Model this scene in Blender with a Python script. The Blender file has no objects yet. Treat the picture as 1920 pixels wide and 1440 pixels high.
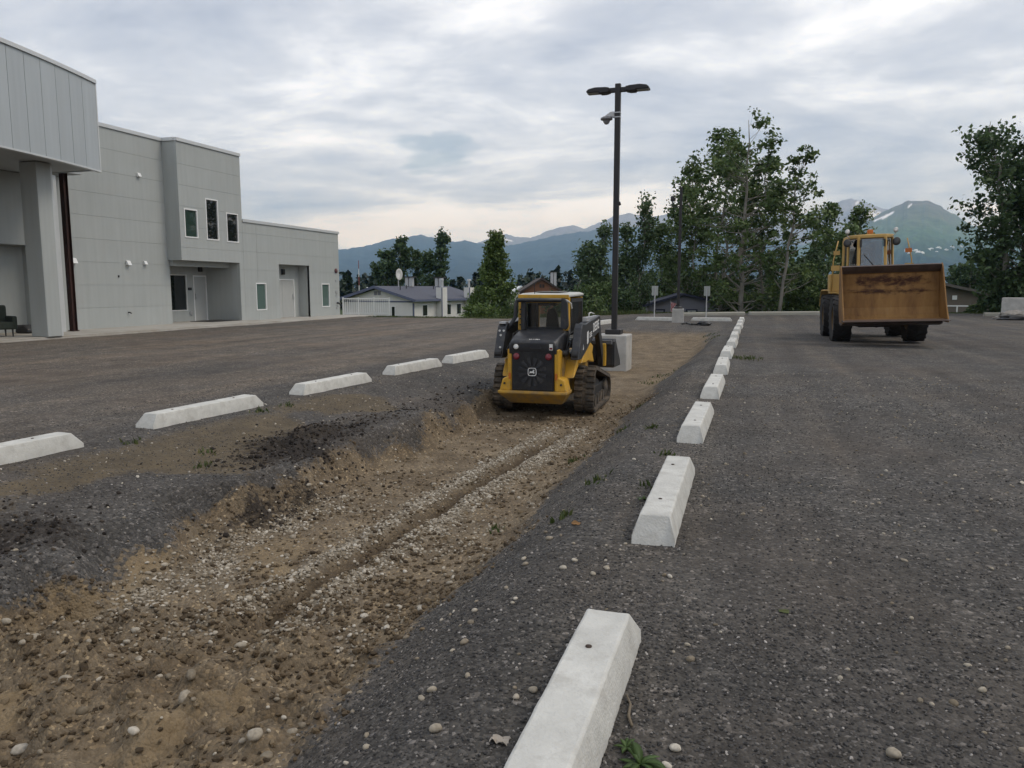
import bpy, bmesh, math, random
import numpy as np
from mathutils import Vector, Matrix, noise as mnoise
R = math.radians
scene = bpy.context.scene
COL = scene.collection

# ------------------------------------------------------------------ camera
# world axes: X across the rows of wheel stops (right +), Y along the rows, Z up; lot surface z = 0
FPX, EYE = 1440.0, 1.55                       # focal length in photo pixels, eye height
PIT = math.atan(180 / FPX)                    # looking down
YAW = math.atan(456 / math.hypot(FPX, 180))   # looking left of the rows
cam_d = bpy.data.cameras.new('camera')
cam = bpy.data.objects.new('camera', cam_d)
COL.objects.link(cam)
cam.location = (0, 0, EYE)
cam.rotation_euler = (math.pi / 2 - PIT, 0, YAW)
cam_d.sensor_width = 36
cam_d.lens = FPX / 1920 * 36
cam_d.clip_start = 0.05
cam_d.clip_end = 60000
scene.camera = cam

# ------------------------------------------------------------------ sky, sun, exposure
SUN_EL, SUN_AZ = R(52), R(75)                 # azimuth clockwise from +Y (to the right of the rows)
world = bpy.data.worlds.new('World')
scene.world = world
world.use_nodes = True
wn, wl = world.node_tree.nodes, world.node_tree.links
wn.clear()
def N(nodes, t, **kw):
    n = nodes.new(t)
    for k, v in kw.items():
        setattr(n, k, v)
    return n
def ramp_set(n, stops, interp='LINEAR'):
    cr = n.color_ramp
    cr.interpolation = interp
    while len(cr.elements) > 1:
        cr.elements.remove(cr.elements[-1])
    cr.elements[0].position = stops[0][0]
    cr.elements[0].color = (*stops[0][1], 1) if isinstance(stops[0][1], tuple) else (stops[0][1],) * 3 + (1,)
    for p, c in stops[1:]:
        e = cr.elements.new(p)
        e.color = (*c, 1) if isinstance(c, tuple) else (c, c, c, 1)
def math_n(nodes, links, op, a, b=None, clamp=False):
    n = nodes.new('ShaderNodeMath'); n.operation = op; n.use_clamp = clamp
    for i, x in enumerate((a, b)):
        if x is None: continue
        if isinstance(x, (int, float)): n.inputs[i].default_value = x
        else: links.new(x, n.inputs[i])
    return n.outputs[0]
sky = N(wn, 'ShaderNodeTexSky', sky_type='NISHITA', sun_disc=False)
sky.sun_elevation = SUN_EL
sky.sun_rotation = SUN_AZ
tc = N(wn, 'ShaderNodeTexCoord')
sep = N(wn, 'ShaderNodeSeparateXYZ')
wl.new(tc.outputs['Generated'], sep.inputs[0])
zc = math_n(wn, wl, 'ADD', math_n(wn, wl, 'MAXIMUM', sep.outputs[2], 0.0), 0.14)
cx = math_n(wn, wl, 'DIVIDE', sep.outputs[0], zc)
cy = math_n(wn, wl, 'DIVIDE', sep.outputs[1], zc)
cmb = N(wn, 'ShaderNodeCombineXYZ')
wl.new(cx, cmb.inputs[0]); wl.new(cy, cmb.inputs[1])
def wnoise(scale, detail, rough, dist, off, stretch=(1, 1, 1)):
    mp = N(wn, 'ShaderNodeMapping'); mp.inputs['Location'].default_value = off
    mp.inputs['Scale'].default_value = stretch
    mp.inputs['Rotation'].default_value = (0, 0, -YAW)
    wl.new(cmb.outputs[0], mp.inputs[0])
    n = N(wn, 'ShaderNodeTexNoise'); n.inputs['Scale'].default_value = scale
    n.inputs['Detail'].default_value = detail; n.inputs['Roughness'].default_value = rough
    n.inputs['Distortion'].default_value = dist
    wl.new(mp.outputs[0], n.inputs['Vector'])
    return n.outputs[0]
n_big = wnoise(0.50, 9, 0.55, 0.7, (3.1, 1.7, 0), (0.9, 1, 1))
n_mid = wnoise(1.6, 10, 0.58, 0.5, (7.3, 2.2, 0), (0.8, 1, 1))
n_fine = wnoise(4.6, 8, 0.6, 0.3, (1.3, 8.2, 0), (0.75, 1, 1))
shade = math_n(wn, wl, 'ADD', math_n(wn, wl, 'ADD', math_n(wn, wl, 'MULTIPLY', n_big, 0.5), math_n(wn, wl, 'MULTIPLY', n_mid, 0.36)), math_n(wn, wl, 'MULTIPLY', n_fine, 0.14))
rc = N(wn, 'ShaderNodeValToRGB')
ramp_set(rc, [(0.38, (0.38, 0.43, 0.55)), (0.45, (0.55, 0.60, 0.71)), (0.505, (0.69, 0.735, 0.83)), (0.55, (0.90, 0.94, 1.02)), (0.60, (1.18, 1.20, 1.26))])
wl.new(shade, rc.inputs[0])
n_gap = wnoise(0.9, 6, 0.55, 0.3, (13.103, 4.094, 0), (0.7, 1, 1))
rg = N(wn, 'ShaderNodeValToRGB')
ramp_set(rg, [(0.70, 1.0), (0.74, 0.45)])
wl.new(n_gap, rg.inputs[0])
bg_sky = N(wn, 'ShaderNodeBackground'); bg_sky.inputs[1].default_value = 0.10
wl.new(sky.outputs[0], bg_sky.inputs[0])
bg_cl = N(wn, 'ShaderNodeBackground'); bg_cl.inputs[1].default_value = 1.0
# cloud colour cooled towards the horizon, all round, to offset the haze's warm cast
rz = N(wn, 'ShaderNodeValToRGB'); ramp_set(rz, [(0.0, (0.86, 0.95, 1.10)), (0.14, (0.92, 0.98, 1.06)), (0.4, (1.0, 1.0, 1.0))]); wl.new(sep.outputs[2], rz.inputs[0])
mz = N(wn, 'ShaderNodeMix', data_type='RGBA', blend_type='MULTIPLY'); mz.inputs[0].default_value = 1.0; wl.new(rc.outputs[0], mz.inputs[6]); wl.new(rz.outputs[0], mz.inputs[7])
wl.new(mz.outputs[2], bg_cl.inputs[0])
mixw = N(wn, 'ShaderNodeMixShader')
wl.new(rg.outputs[0], mixw.inputs[0]); wl.new(bg_sky.outputs[0], mixw.inputs[1]); wl.new(bg_cl.outputs[0], mixw.inputs[2])
outw = N(wn, 'ShaderNodeOutputWorld')
wl.new(mixw.outputs[0], outw.inputs[0])
world.cycles.sampling_method = 'MANUAL'
world.cycles.sample_map_resolution = 512

sun_d = bpy.data.lights.new('sun', 'SUN')
sun_d.energy = 1.25
sun_d.angle = R(24)
sun_d.color = (1.0, 0.93, 0.84)
sun = bpy.data.objects.new('sun', sun_d)
COL.objects.link(sun)
sd = Vector((math.sin(SUN_AZ) * math.cos(SUN_EL), math.cos(SUN_AZ) * math.cos(SUN_EL), math.sin(SUN_EL)))
sun.rotation_euler = sd.to_track_quat('Z', 'Y').to_euler()
sun.location = (0, 0, 50)

vs = scene.view_settings
vs.view_transform = 'Standard'
vs.look = 'None'
vs.exposure = 0.12
vs.gamma = 1.0
vs.use_curve_mapping = False
scene.cycles.use_denoising = True
scene.cycles.max_bounces = 5
scene.cycles.diffuse_bounces = 2
scene.cycles.glossy_bounces = 3
scene.cycles.transmission_bounces = 4
scene.cycles.transparent_max_bounces = 8
scene.cycles.volume_bounces = 2
scene.cycles.caustics_reflective = False
scene.cycles.caustics_refractive = False

# ------------------------------------------------------------------ survey helper: where a sight line meets a plane
FWD = Vector((-math.sin(YAW) * math.cos(PIT), math.cos(YAW) * math.cos(PIT), -math.sin(PIT)))
RGT = Vector((math.cos(YAW), math.sin(YAW), 0))
UPV = RGT.cross(FWD)
FWH = Vector((-math.sin(YAW), math.cos(YAW), 0))
def ray(px, py): return FWD + RGT * ((px - 960) / FPX) - UPV * ((py - 720) / FPX)
def at(px, py, depth):
    d = ray(px, py)
    return Vector((0, 0, EYE)) + d * (depth / d.dot(FWH))

# ------------------------------------------------------------------ object helpers
def link(o, parent=None):
    COL.objects.link(o)
    if parent is not None: o.parent = parent
    return o
def tag(o, label=None, cat=None, group=None, kind=None):
    if label: o['label'] = label
    if cat: o['category'] = cat
    if group: o['group'] = group
    if kind: o['kind'] = kind
    return o
def thing(name, label, cat, loc=(0, 0, 0), rz=0.0, group=None):
    o = bpy.data.objects.new(name, None)
    o.empty_display_size = 0.3
    link(o)
    o.location = loc
    o.rotation_euler = (0, 0, rz)
    return tag(o, label, cat, group)
def copy_tree(o, parent=None):
    c = o.copy()
    link(c)
    c.parent = parent
    for ch in list(o.children): copy_tree(ch, c)
    return c
class MB:
    def __init__(s):
        s.v, s.f = [], []
    def add(s, pts, faces):
        b = len(s.v)
        s.v += [tuple(p) for p in pts]
        s.f += [tuple(b + i for i in f) for f in faces]
        return s
    def box(s, x0, x1, y0, y1, z0, z1):
        p = [(x0, y0, z0), (x1, y0, z0), (x1, y1, z0), (x0, y1, z0), (x0, y0, z1), (x1, y0, z1), (x1, y1, z1), (x0, y1, z1)]
        return s.add(p, [(0, 3, 2, 1), (4, 5, 6, 7), (0, 1, 5, 4), (1, 2, 6, 5), (2, 3, 7, 6), (3, 0, 4, 7)])
    def prism(s, poly, axis, a, b):
        """poly: 2d outline in the two other axes (x: (y,z), y: (x,z), z: (x,y))"""
        n = len(poly)
        def P(q, t):
            return {'x': (t, q[0], q[1]), 'y': (q[0], t, q[1]), 'z': (q[0], q[1], t)}[axis]
        pts = [P(q, a) for q in poly] + [P(q, b) for q in poly]
        fs = [tuple(range(n)), tuple(reversed(range(n, 2 * n)))] + [(i, i + n, (i + 1) % n + n, (i + 1) % n) for i in range(n)]
        return s.add(pts, fs)
    def loft(s, rings, close=True, cap=True):
        n = len(rings[0]); pts = [p for r in rings for p in r]; fs = []
        for k in range(len(rings) - 1):
            for i in range(n if close else n - 1):
                j = (i + 1) % n
                fs.append((k * n + i, k * n + j, (k + 1) * n + j, (k + 1) * n + i))
        if cap and close:
            fs.append(tuple(reversed(range(n)))); fs.append(tuple(range((len(rings) - 1) * n, len(rings) * n)))
        return s.add(pts, fs)
    def tube(s, path, rad, n=8, cap=True):
        path = [Vector(p) for p in path]
        if isinstance(rad, (int, float)): rad = [rad] * len(path)
        rings = []; prev = None
        for i, p in enumerate(path):
            d = (path[min(i + 1, len(path) - 1)] - path[max(i - 1, 0)]).normalized()
            if prev is None:
                a = d.cross(Vector((0, 0, 1)))
                if a.length < 1e-3: a = d.cross(Vector((0, 1, 0)))
            else:
                a = prev - d * prev.dot(d)
            a.normalize(); b = d.cross(a); prev = a
            rings.append([p + (a * math.cos(2 * math.pi * k / n) + b * math.sin(2 * math.pi * k / n)) * rad[i] for k in range(n)])
        return s.loft(rings, True, cap)
    def cyl(s, p0, p1, r0, r1=None, n=16):
        return s.tube([p0, p1], [r0, r0 if r1 is None else r1], n)
    def lathe(s, prof, axis='z', n=24, c=(0, 0, 0)):
        """prof: (radius, height) along the axis"""
        rings = []
        for r, h in prof:
            ring = []
            for k in range(n):
                a = 2 * math.pi * k / n; x, y = r * math.cos(a), r * math.sin(a)
                q = {'z': (x, y, h), 'x': (h, x, y), 'y': (y, h, x)}[axis]
                ring.append((q[0] + c[0], q[1] + c[1], q[2] + c[2]))
            rings.append(ring)
        return s.loft(rings)
    def xf(s, m):
        s.v = [tuple(m @ Vector(p)) for p in s.v]
        return s
    def build(s, name, mat, parent=None, smooth=False, bevel=0.0, seg=2, autos=None):
        me = bpy.data.meshes.new(name)
        me.from_pydata(s.v, [], s.f)
        bm = bmesh.new(); bm.from_mesh(me); bmesh.ops.recalc_face_normals(bm, faces=bm.faces); bm.to_mesh(me); bm.free()
        me.materials.append(mat)
        if smooth: me.shade_smooth()
        if autos: me.shade_smooth(); me.set_sharp_from_angle(angle=R(autos))
        o = bpy.data.objects.new(name, me)
        link(o, parent)
        if bevel:
            m = o.modifiers.new('bevel', 'BEVEL'); m.width = bevel; m.segments = seg; m.limit_method = 'ANGLE'; m.angle_limit = R(35)
            m.harden_normals = False
        return o
def fast_mesh(name, verts, quads):
    """verts (n,3), quads (m,k) numpy"""
    me = bpy.data.meshes.new(name)
    k = quads.shape[1]
    me.vertices.add(len(verts)); me.vertices.foreach_set('co', np.ascontiguousarray(verts, np.float32).ravel())
    me.loops.add(quads.size); me.loops.foreach_set('vertex_index', np.ascontiguousarray(quads, np.int32).ravel())
    me.polygons.add(len(quads)); me.polygons.foreach_set('loop_start', np.arange(0, quads.size, k, dtype=np.int32))
    me.update(calc_edges=True)
    return me
def fattr(me, name, arr, domain='POINT'):
    a = me.attributes.new(name, 'FLOAT', domain)
    a.data.foreach_set('value', np.ascontiguousarray(arr, np.float32).ravel())

# ------------------------------------------------------------------ materials
def new_mat(name):
    m = bpy.data.materials.new(name); m.use_nodes = True
    nt = m.node_tree
    return m, nt.nodes, nt.links, nt.nodes['Principled BSDF']
def hexc(r, g, b):
    """sRGB 0-255 to linear"""
    return tuple(((c / 255) / 12.92 if c / 255 <= 0.04045 else ((c / 255 + 0.055) / 1.055) ** 2.4) for c in (r, g, b))
def surf(name, c, rough=0.6, var=0.15, scale=3.0, c2=None, metal=0.0, bump=0.0, bscale=40.0, spec=0.5, stretch=(1, 1, 1), fac=(0.35, 0.7), coords='Object', coat=0.0, dirt=None, dscale=2.5, dfac=(0.55, 0.75), objvar=0.0, streak=0.0):
    """plain coat of colour with noise variation, optional second colour in patches, optional dust and fine relief"""
    m, n, l, p = new_mat(name)
    t = N(n, 'ShaderNodeTexCoord'); mp = N(n, 'ShaderNodeMapping'); mp.inputs['Scale'].default_value = stretch
    l.new(t.outputs[coords], mp.inputs[0])
    nz = N(n, 'ShaderNodeTexNoise'); nz.inputs['Scale'].default_value = scale; nz.inputs['Detail'].default_value = 6; nz.inputs['Roughness'].default_value = 0.65
    l.new(mp.outputs[0], nz.inputs['Vector'])
    r = N(n, 'ShaderNodeValToRGB')
    c2 = c2 or tuple(x * (1 - var) for x in c)
    ca = tuple(min(1, x * (1 + var * 0.5)) for x in c)
    ramp_set(r, [(fac[0], c2), (fac[1], ca)])
    l.new(nz.outputs[0], r.inputs[0])
    out = r.outputs[0]
    if dirt:
        nd = N(n, 'ShaderNodeTexNoise'); nd.inputs['Scale'].default_value = dscale; nd.inputs['Detail'].default_value = 8; nd.inputs['Roughness'].default_value = 0.7
        l.new(t.outputs[coords], nd.inputs['Vector'])
        rd = N(n, 'ShaderNodeValToRGB'); ramp_set(rd, [(dfac[0], 0.0), (dfac[1], 1.0)]); l.new(nd.outputs[0], rd.inputs[0])
        mx = N(n, 'ShaderNodeMix', data_type='RGBA'); l.new(rd.outputs[0], mx.inputs[0]); l.new(out, mx.inputs[6]); mx.inputs[7].default_value = (*dirt, 1)
        out = mx.outputs[2]
    if objvar:      # each piece came from its own batch
        oi = N(n, 'ShaderNodeObjectInfo'); mo = N(n, 'ShaderNodeMapRange'); mo.inputs[3].default_value = 1 - objvar; mo.inputs[4].default_value = 1 + objvar; l.new(oi.outputs['Random'], mo.inputs[0])
        vm_ = N(n, 'ShaderNodeVectorMath', operation='SCALE'); l.new(out, vm_.inputs[0]); l.new(mo.outputs[0], vm_.inputs['Scale']); out = vm_.outputs[0]
    if streak:      # rain streaks
        ms = N(n, 'ShaderNodeMapping'); ms.inputs['Scale'].default_value = (5, 5, .22); l.new(t.outputs[coords], ms.inputs[0])
        ns = N(n, 'ShaderNodeTexNoise'); ns.inputs['Scale'].default_value = 1.4; ns.inputs['Detail'].default_value = 6; l.new(ms.outputs[0], ns.inputs['Vector'])
        rs_ = N(n, 'ShaderNodeMapRange'); rs_.inputs[1].default_value = .35; rs_.inputs[2].default_value = .7; rs_.inputs[3].default_value = 1 + streak * .4; rs_.inputs[4].default_value = 1 - streak; l.new(ns.outputs[0], rs_.inputs[0])
        vs2 = N(n, 'ShaderNodeVectorMath', operation='SCALE'); l.new(out, vs2.inputs[0]); l.new(rs_.outputs[0], vs2.inputs['Scale']); out = vs2.outputs[0]
    l.new(out, p.inputs['Base Color'])
    p.inputs['Roughness'].default_value = rough
    p.inputs['Metallic'].default_value = metal
    p.inputs['Specular IOR Level'].default_value = spec
    p.inputs['Coat Weight'].default_value = coat
    if bump:
        nb = N(n, 'ShaderNodeTexNoise'); nb.inputs['Scale'].default_value = bscale; nb.inputs['Detail'].default_value = 5
        l.new(mp.outputs[0], nb.inputs['Vector'])
        b = N(n, 'ShaderNodeBump'); b.inputs['Strength'].default_value = bump; b.inputs['Distance'].default_value = 0.01
        l.new(nb.outputs[0], b.inputs['Height']); l.new(b.outputs[0], p.inputs['Normal'])
    return m
def glass_dark(name, c=(0.02, 0.025, 0.025), rough=0.04, spec=0.6):
    m, n, l, p = new_mat(name)
    p.inputs['Base Color'].default_value = (*c, 1); p.inputs['Roughness'].default_value = rough; p.inputs['Specular IOR Level'].default_value = spec
    return m
def glass_clear(name, tint=(0.75, 0.8, 0.8), refl=0.12):
    m, n, l, p = new_mat(name)
    n.remove(p)
    tr = N(n, 'ShaderNodeBsdfTransparent'); tr.inputs[0].default_value = (*tint, 1)
    gl = N(n, 'ShaderNodeBsdfGlossy'); gl.inputs['Roughness'].default_value = 0.03
    fr = N(n, 'ShaderNodeFresnel'); fr.inputs[0].default_value = 1.5
    ad = math_n(n, l, 'ADD', fr.outputs[0], refl, True)
    mx = N(n, 'ShaderNodeMixShader'); l.new(ad, mx.inputs[0]); l.new(tr.outputs[0], mx.inputs[1]); l.new(gl.outputs[0], mx.inputs[2])
    l.new(mx.outputs[0], n['Material Output'].inputs[0])
    return m
def leaf_mat(name, ca, cb, cc, trans=0.3):
    m, n, l, p = new_mat(name)
    a = N(n, 'ShaderNodeAttribute'); a.attribute_name = 'tint'
    r = N(n, 'ShaderNodeValToRGB'); ramp_set(r, [(0.0, ca), (0.55, cb), (1.0, cc)])
    l.new(a.outputs['Fac'], r.inputs[0])
    l.new(r.outputs[0], p.inputs['Base Color']); p.inputs['Roughness'].default_value = 0.55; p.inputs['Specular IOR Level'].default_value = 0.35
    tl = N(n, 'ShaderNodeBsdfTranslucent'); l.new(r.outputs[0], tl.inputs[0])
    mx = N(n, 'ShaderNodeMixShader'); mx.inputs[0].default_value = trans
    l.new(p.outputs[0], mx.inputs[1]); l.new(tl.outputs[0], mx.inputs[2]); l.new(mx.outputs[0], n['Material Output'].inputs[0])
    return m
# ------------------------------------------------------------------ value noise for the terrain (numpy)
def vnoise(x, y, seed=0):
    xi, yi = np.floor(x).astype(np.int64), np.floor(y).astype(np.int64)
    xf, yf = x - xi, y - yi
    def h(a, b):
        n = (a * 374761393 + b * 668265263 + seed * 1274126177) & 0x7fffffff
        n = ((n ^ (n >> 13)) * 1274126177) & 0x7fffffff
        return ((n ^ (n >> 16)) & 0xffff) / 65535.0
    u, v = xf * xf * (3 - 2 * xf), yf * yf * (3 - 2 * yf)
    a, b, c, d = h(xi, yi), h(xi + 1, yi), h(xi, yi + 1), h(xi + 1, yi + 1)
    return (a + (b - a) * u) * (1 - v) + (c + (d - c) * u) * v
def fbm(x, y, oct=4, seed=0, gain=0.5):
    s, a, t = 0.0, 1.0, 0.0
    for i in range(oct):
        s = s + a * vnoise(x * 2 ** i, y * 2 ** i, seed + i * 17); t += a; a *= gain
    return s / t
def sst(a, b, x):
    t = np.clip((x - a) / (b - a), 0, 1)
    return t * t * (3 - 2 * t)
def lot_edge(u):                                  # far edge of the gravel lot
    return 36.5 + 12.5 * sst(-13, -3, u) + 3.5 * sst(0, 6, u)
def masks(u, v):
    """height of the ground and what lies on it"""
    wob = (fbm(u * 0.0 + 3, v * 0.7, 3, 5) - 0.5)
    wob2 = (fbm(u * 0.0 + 9, v * 1.6, 5, 8, 0.6) - 0.5)
    end = 1 - sst(22.5, 32.0, v + 1.5 * wob)                       # the cut runs out before the second pole
    uL = -4.15 + 0.55 * wob2 + 0.25 * wob - 0.5 * sst(14, 19, v) * 1.0
    uR = -2.15 + 0.30 * wob + 0.10 * wob2 + 0.25 * sst(15, 22, v)
    widen = sst(3.4, 2.2, v)                                        # near the camera the cut spreads
    uL = uL - 0.25 * widen
    lump = fbm(u * 0.9, v * 0.55, 3, 21)
    slope = sst(-6.35, -4.35, u) * (0.17 + 0.14 * (lump - 0.5))
    bw = 0.22 + 0.24 * (1 - sst(4.4, 6.2, v)) + 0.12 * (fbm(u * 0 + 4, v * 2.1, 3, 174) - 0.5)
    bank = sst(uL - bw, uL + 0.6 * bw, u + 0.22 * (fbm(u * 4, v * 4, 3, 175) - 0.5)) * (0.37 - 0.12 * (lump - 0.5))
    rise = 1 - sst(uR - 0.05, -0.98 + 0.1 * wob2, u)
    depth = (slope + bank) * rise * end
    h = -depth
    floor_m = sst(uL - 0.1, uL + 0.15, u) * (1 - sst(uR - 0.1, uR + 0.25, u)) * end
    dirt_r = uR + 0.40 - 0.08 * widen + 0.5 * (fbm(u * 1.3, v * 1.1, 4, 33) - 0.5)
    dirt = sst(uL - 0.25, uL + 0.05, u + 0.5 * (fbm(u * 2, v * 2, 3, 44) - 0.5)) * (1 - sst(dirt_r - 0.22, dirt_r + 0.22, u)) * np.clip(end * 2.2, 0, 1)
    # brown patches on the left slope
    pat = sst(0.59, 0.68, fbm(u * 0.55 + 4, v * 0.42 + 2, 4, 55)) * sst(-6.4, -5.6, u) * (1 - sst(-4.6, -4.2, u)) * (1 - sst(11, 14, v))
    tan_lot = (0.35 + 0.65 * sst(0.42, 0.6, fbm(u * 0.55, v * 0.06, 4, 60))) * (1 - sst(-8.2, -7.0, u)) * (1 - sst(25, 40, np.abs(u)))
    dark = sst(-5.25, -4.7, u + 0.6 * (lump - 0.5)) * (1 - sst(uL + 0.0, uL + 0.3, u)) * end * sst(0.38, 0.56, fbm(u * 0.8 + 8, v * 0.5, 3, 71)) * np.clip(np.exp(-((v - 6.8) / 1.5) ** 2) * 1.2 + np.exp(-((v - 3.3) / 0.9) ** 2) + 0.12, 0, 1)
    jag = 0.5 * (fbm(u * 2.2, v * 2.2, 3, 180) - 0.5)
    dark = np.maximum(dark, np.maximum(1.15 * np.exp(-((u + 4.62 + jag) / 0.42) ** 2 - ((v - 6.9 + jag) / 0.75) ** 2), 1.1 * np.exp(-((u + 4.9 + jag) / 0.4) ** 2 - ((v - 3.7 + jag) / 0.5) ** 2)))
    dark = np.clip(dark, 0, 1)
    # two bands of washed stones with a narrow rut between them
    ru = -2.93 + 0.055 * (v - 4.4) + 0.05 * wob
    along = sst(3.5, 4.3, v) * (1 - sst(9.5, 11.5, v))
    rut = np.exp(-((u - ru + 0.05 * (fbm(u * 5, v * 5, 2, 172) - 0.5)) / (0.05 + 0.07 * fbm(u * 0 + 1, v * 2.5, 2, 173))) ** 2) * along
    b1 = np.exp(-((u - ru + 0.19) / 0.11) ** 2); b2 = np.exp(-((u - ru - 0.21) / 0.13) ** 2)
    peb = (b1 + b2) * along * (1 - rut)
    spread = sst(0.53, 0.70, fbm(u * 1.1 + 2, v * 0.9, 3, 81)) * floor_m * sst(3.0, 3.8, v) * (1 - sst(5.2, 7.0, v)) * 0.45
    edge_p = np.exp(-((u - uL - 0.22) / 0.17) ** 2) * sst(3.4, 4.2, v) * (1 - sst(5.5, 7.5, v)) * 0.5
    peb = np.clip(peb + spread + edge_p, 0, 1) * (1 - rut)
    clay = sst(0.57, 0.68, fbm(u * 1.5 + 1.2, v * 0.8 + 3, 4, 91)) * dirt * (0.4 + 0.6 * (1 - sst(3.5, 6, v)))
    # relief
    near = 1 - sst(14, 30, v)
    rough = (fbm(u * 3.2, v * 3.2, 4, 101) - 0.5) * 0.09 + (fbm(u * 11, v * 11, 3, 111) - 0.5) * 0.035
    clod = np.maximum(0, fbm(u * 6, v * 6, 3, 121) - 0.5) * 0.42 * (1 - sst(3.2, 4.6, v))
    smooth_floor = sst(4.2, 6, v)
    h = h + (dirt * (rough * (1 - 0.55 * smooth_floor) + clod) - (0.03 + 0.11 * fbm(u * 3, v * 2.2, 3, 171)) * rut * end + 0.025 * (b1 + b2) * along * end) * near
    h = h + dirt * ((fbm(u * 1.4 + 5, v * 1.7, 3, 176) - 0.5) * 0.34 + (fbm(u * 4.5, v * 4.5, 3, 177) - 0.5) * 0.16) * (1 - sst(3.4, 5.0, v)) * sst(-1.6, -2.1, u)
    h = h + dark * ((fbm(u * 5, v * 5, 3, 131) - 0.5) * 0.24 + (fbm(u * 16, v * 16, 2, 133) - 0.5) * 0.07 + 0.05) * near
    # tracked lines pressed into the soft floor
    lug = (np.sin(v * 2 * math.pi / 0.13) * 0.5 + 0.5) * (np.exp(-((u + 2.55) / 0.16) ** 4) + np.exp(-((u + 3.95) / 0.16) ** 4)) * sst(5.5, 6.5, v) * (1 - sst(13, 14, v))
    h = h + 0.008 * lug * floor_m
    stp = np.mod(v * 0.9 + u * 0.35 + 0.25 * fbm(u * 2, v * 2, 2, 178), 0.2) / 0.2
    steps = np.exp(-((u + 2.45 + 0.08 * v - 0.24) / 0.28) ** 4) * (1 - sst(3.5, 4.2, v))
    h = h + steps * 0.045 * (stp - 0.5)
    clay = np.clip(clay + steps * 0.75 * sst(0.35, 0.6, fbm(u * 3, v * 3, 3, 179)), 0, 1)
    inlot = 1 - sst(-0.6, 0.0, v - lot_edge(u))
    h = h + (fbm(u * 0.5, v * 0.5, 3, 141) - 0.5) * 0.05 * inlot * sst(0.2, 1.2, np.abs(u + 0.58)) * sst(0.2, 0.9, np.abs(u + 6.45)) * (1 - dirt)
    h = h + (fbm(u * 7, v * 7, 2, 151) - 0.5) * 0.012 * inlot * near
    # beyond the lot: bank down to the street of houses, plain, wood
    dv = v - lot_edge(u)
    drop = 2.7 - 1.3 * sst(-8, 8, u)
    h = h - drop * sst(0.2, 16, dv) + 0.03 * sst(-1.5, 0.2, dv) * (1 - sst(0.4, 2.5, dv))
    # the sheet is carried under the building's slab
    grass = sst(-0.5, 0.8, dv + 1.2 * (fbm(u * 0.7, v * 0.7, 3, 161) - 0.5))
    side = np.maximum(sst(30, 40, np.abs(u)), sst(-4, -10, v) * 0)
    return h, dirt, peb, clay, dark, grass, pat, tan_lot, rut * along
def axis(parts):
    out = []
    for a, b, s in parts: out += list(np.arange(a, b - 1e-9, s))
    return out
def grow(x, s, lim, k=1.28):
    out = []
    while abs(x) < lim:
        x += s; s *= k; out.append(x)
    return out
us = axis([(-7.2, -4.9, 0.06), (-4.9, -0.9, 0.035), (-0.9, 0.6, 0.06)]) + [0.6]
us = sorted([-q for q in grow(7.2, 0.08, 15000)] + us + grow(0.6, 0.08, 15000))
vsx = axis([(1.0, 6.5, 0.035), (6.5, 12, 0.055), (12, 24, 0.11), (24, 36, 0.22), (36, 56, 0.4)]) + [56.0]
vsx = sorted([1.0 - q for q in grow(0, 0.1, 15000)] + vsx + grow(56.0, 0.5, 15000))
U, V = np.meshgrid(np.array(us), np.array(vsx))
hh, m_dirt, m_peb, m_clay, m_dark, m_grass, m_pat, m_tan, m_rut = masks(U, V)
nu, nv = len(us), len(vsx)
gverts = np.stack([U, V, hh], -1).reshape(-1, 3)
ii = (np.arange(nv - 1)[:, None] * nu + np.arange(nu - 1)[None, :]).ravel()
gq = np.stack([ii, ii + 1, ii + nu + 1, ii + nu], -1)
fc_dirt = m_dirt.ravel()[gq].mean(1); fc_dv = (V - lot_edge(U)).ravel()[gq].mean(1); fu = U.ravel()[gq].mean(1)
def ground_z(u, v):
    return float(masks(np.array([float(u)]), np.array([float(v)]))[0][0])

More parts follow.
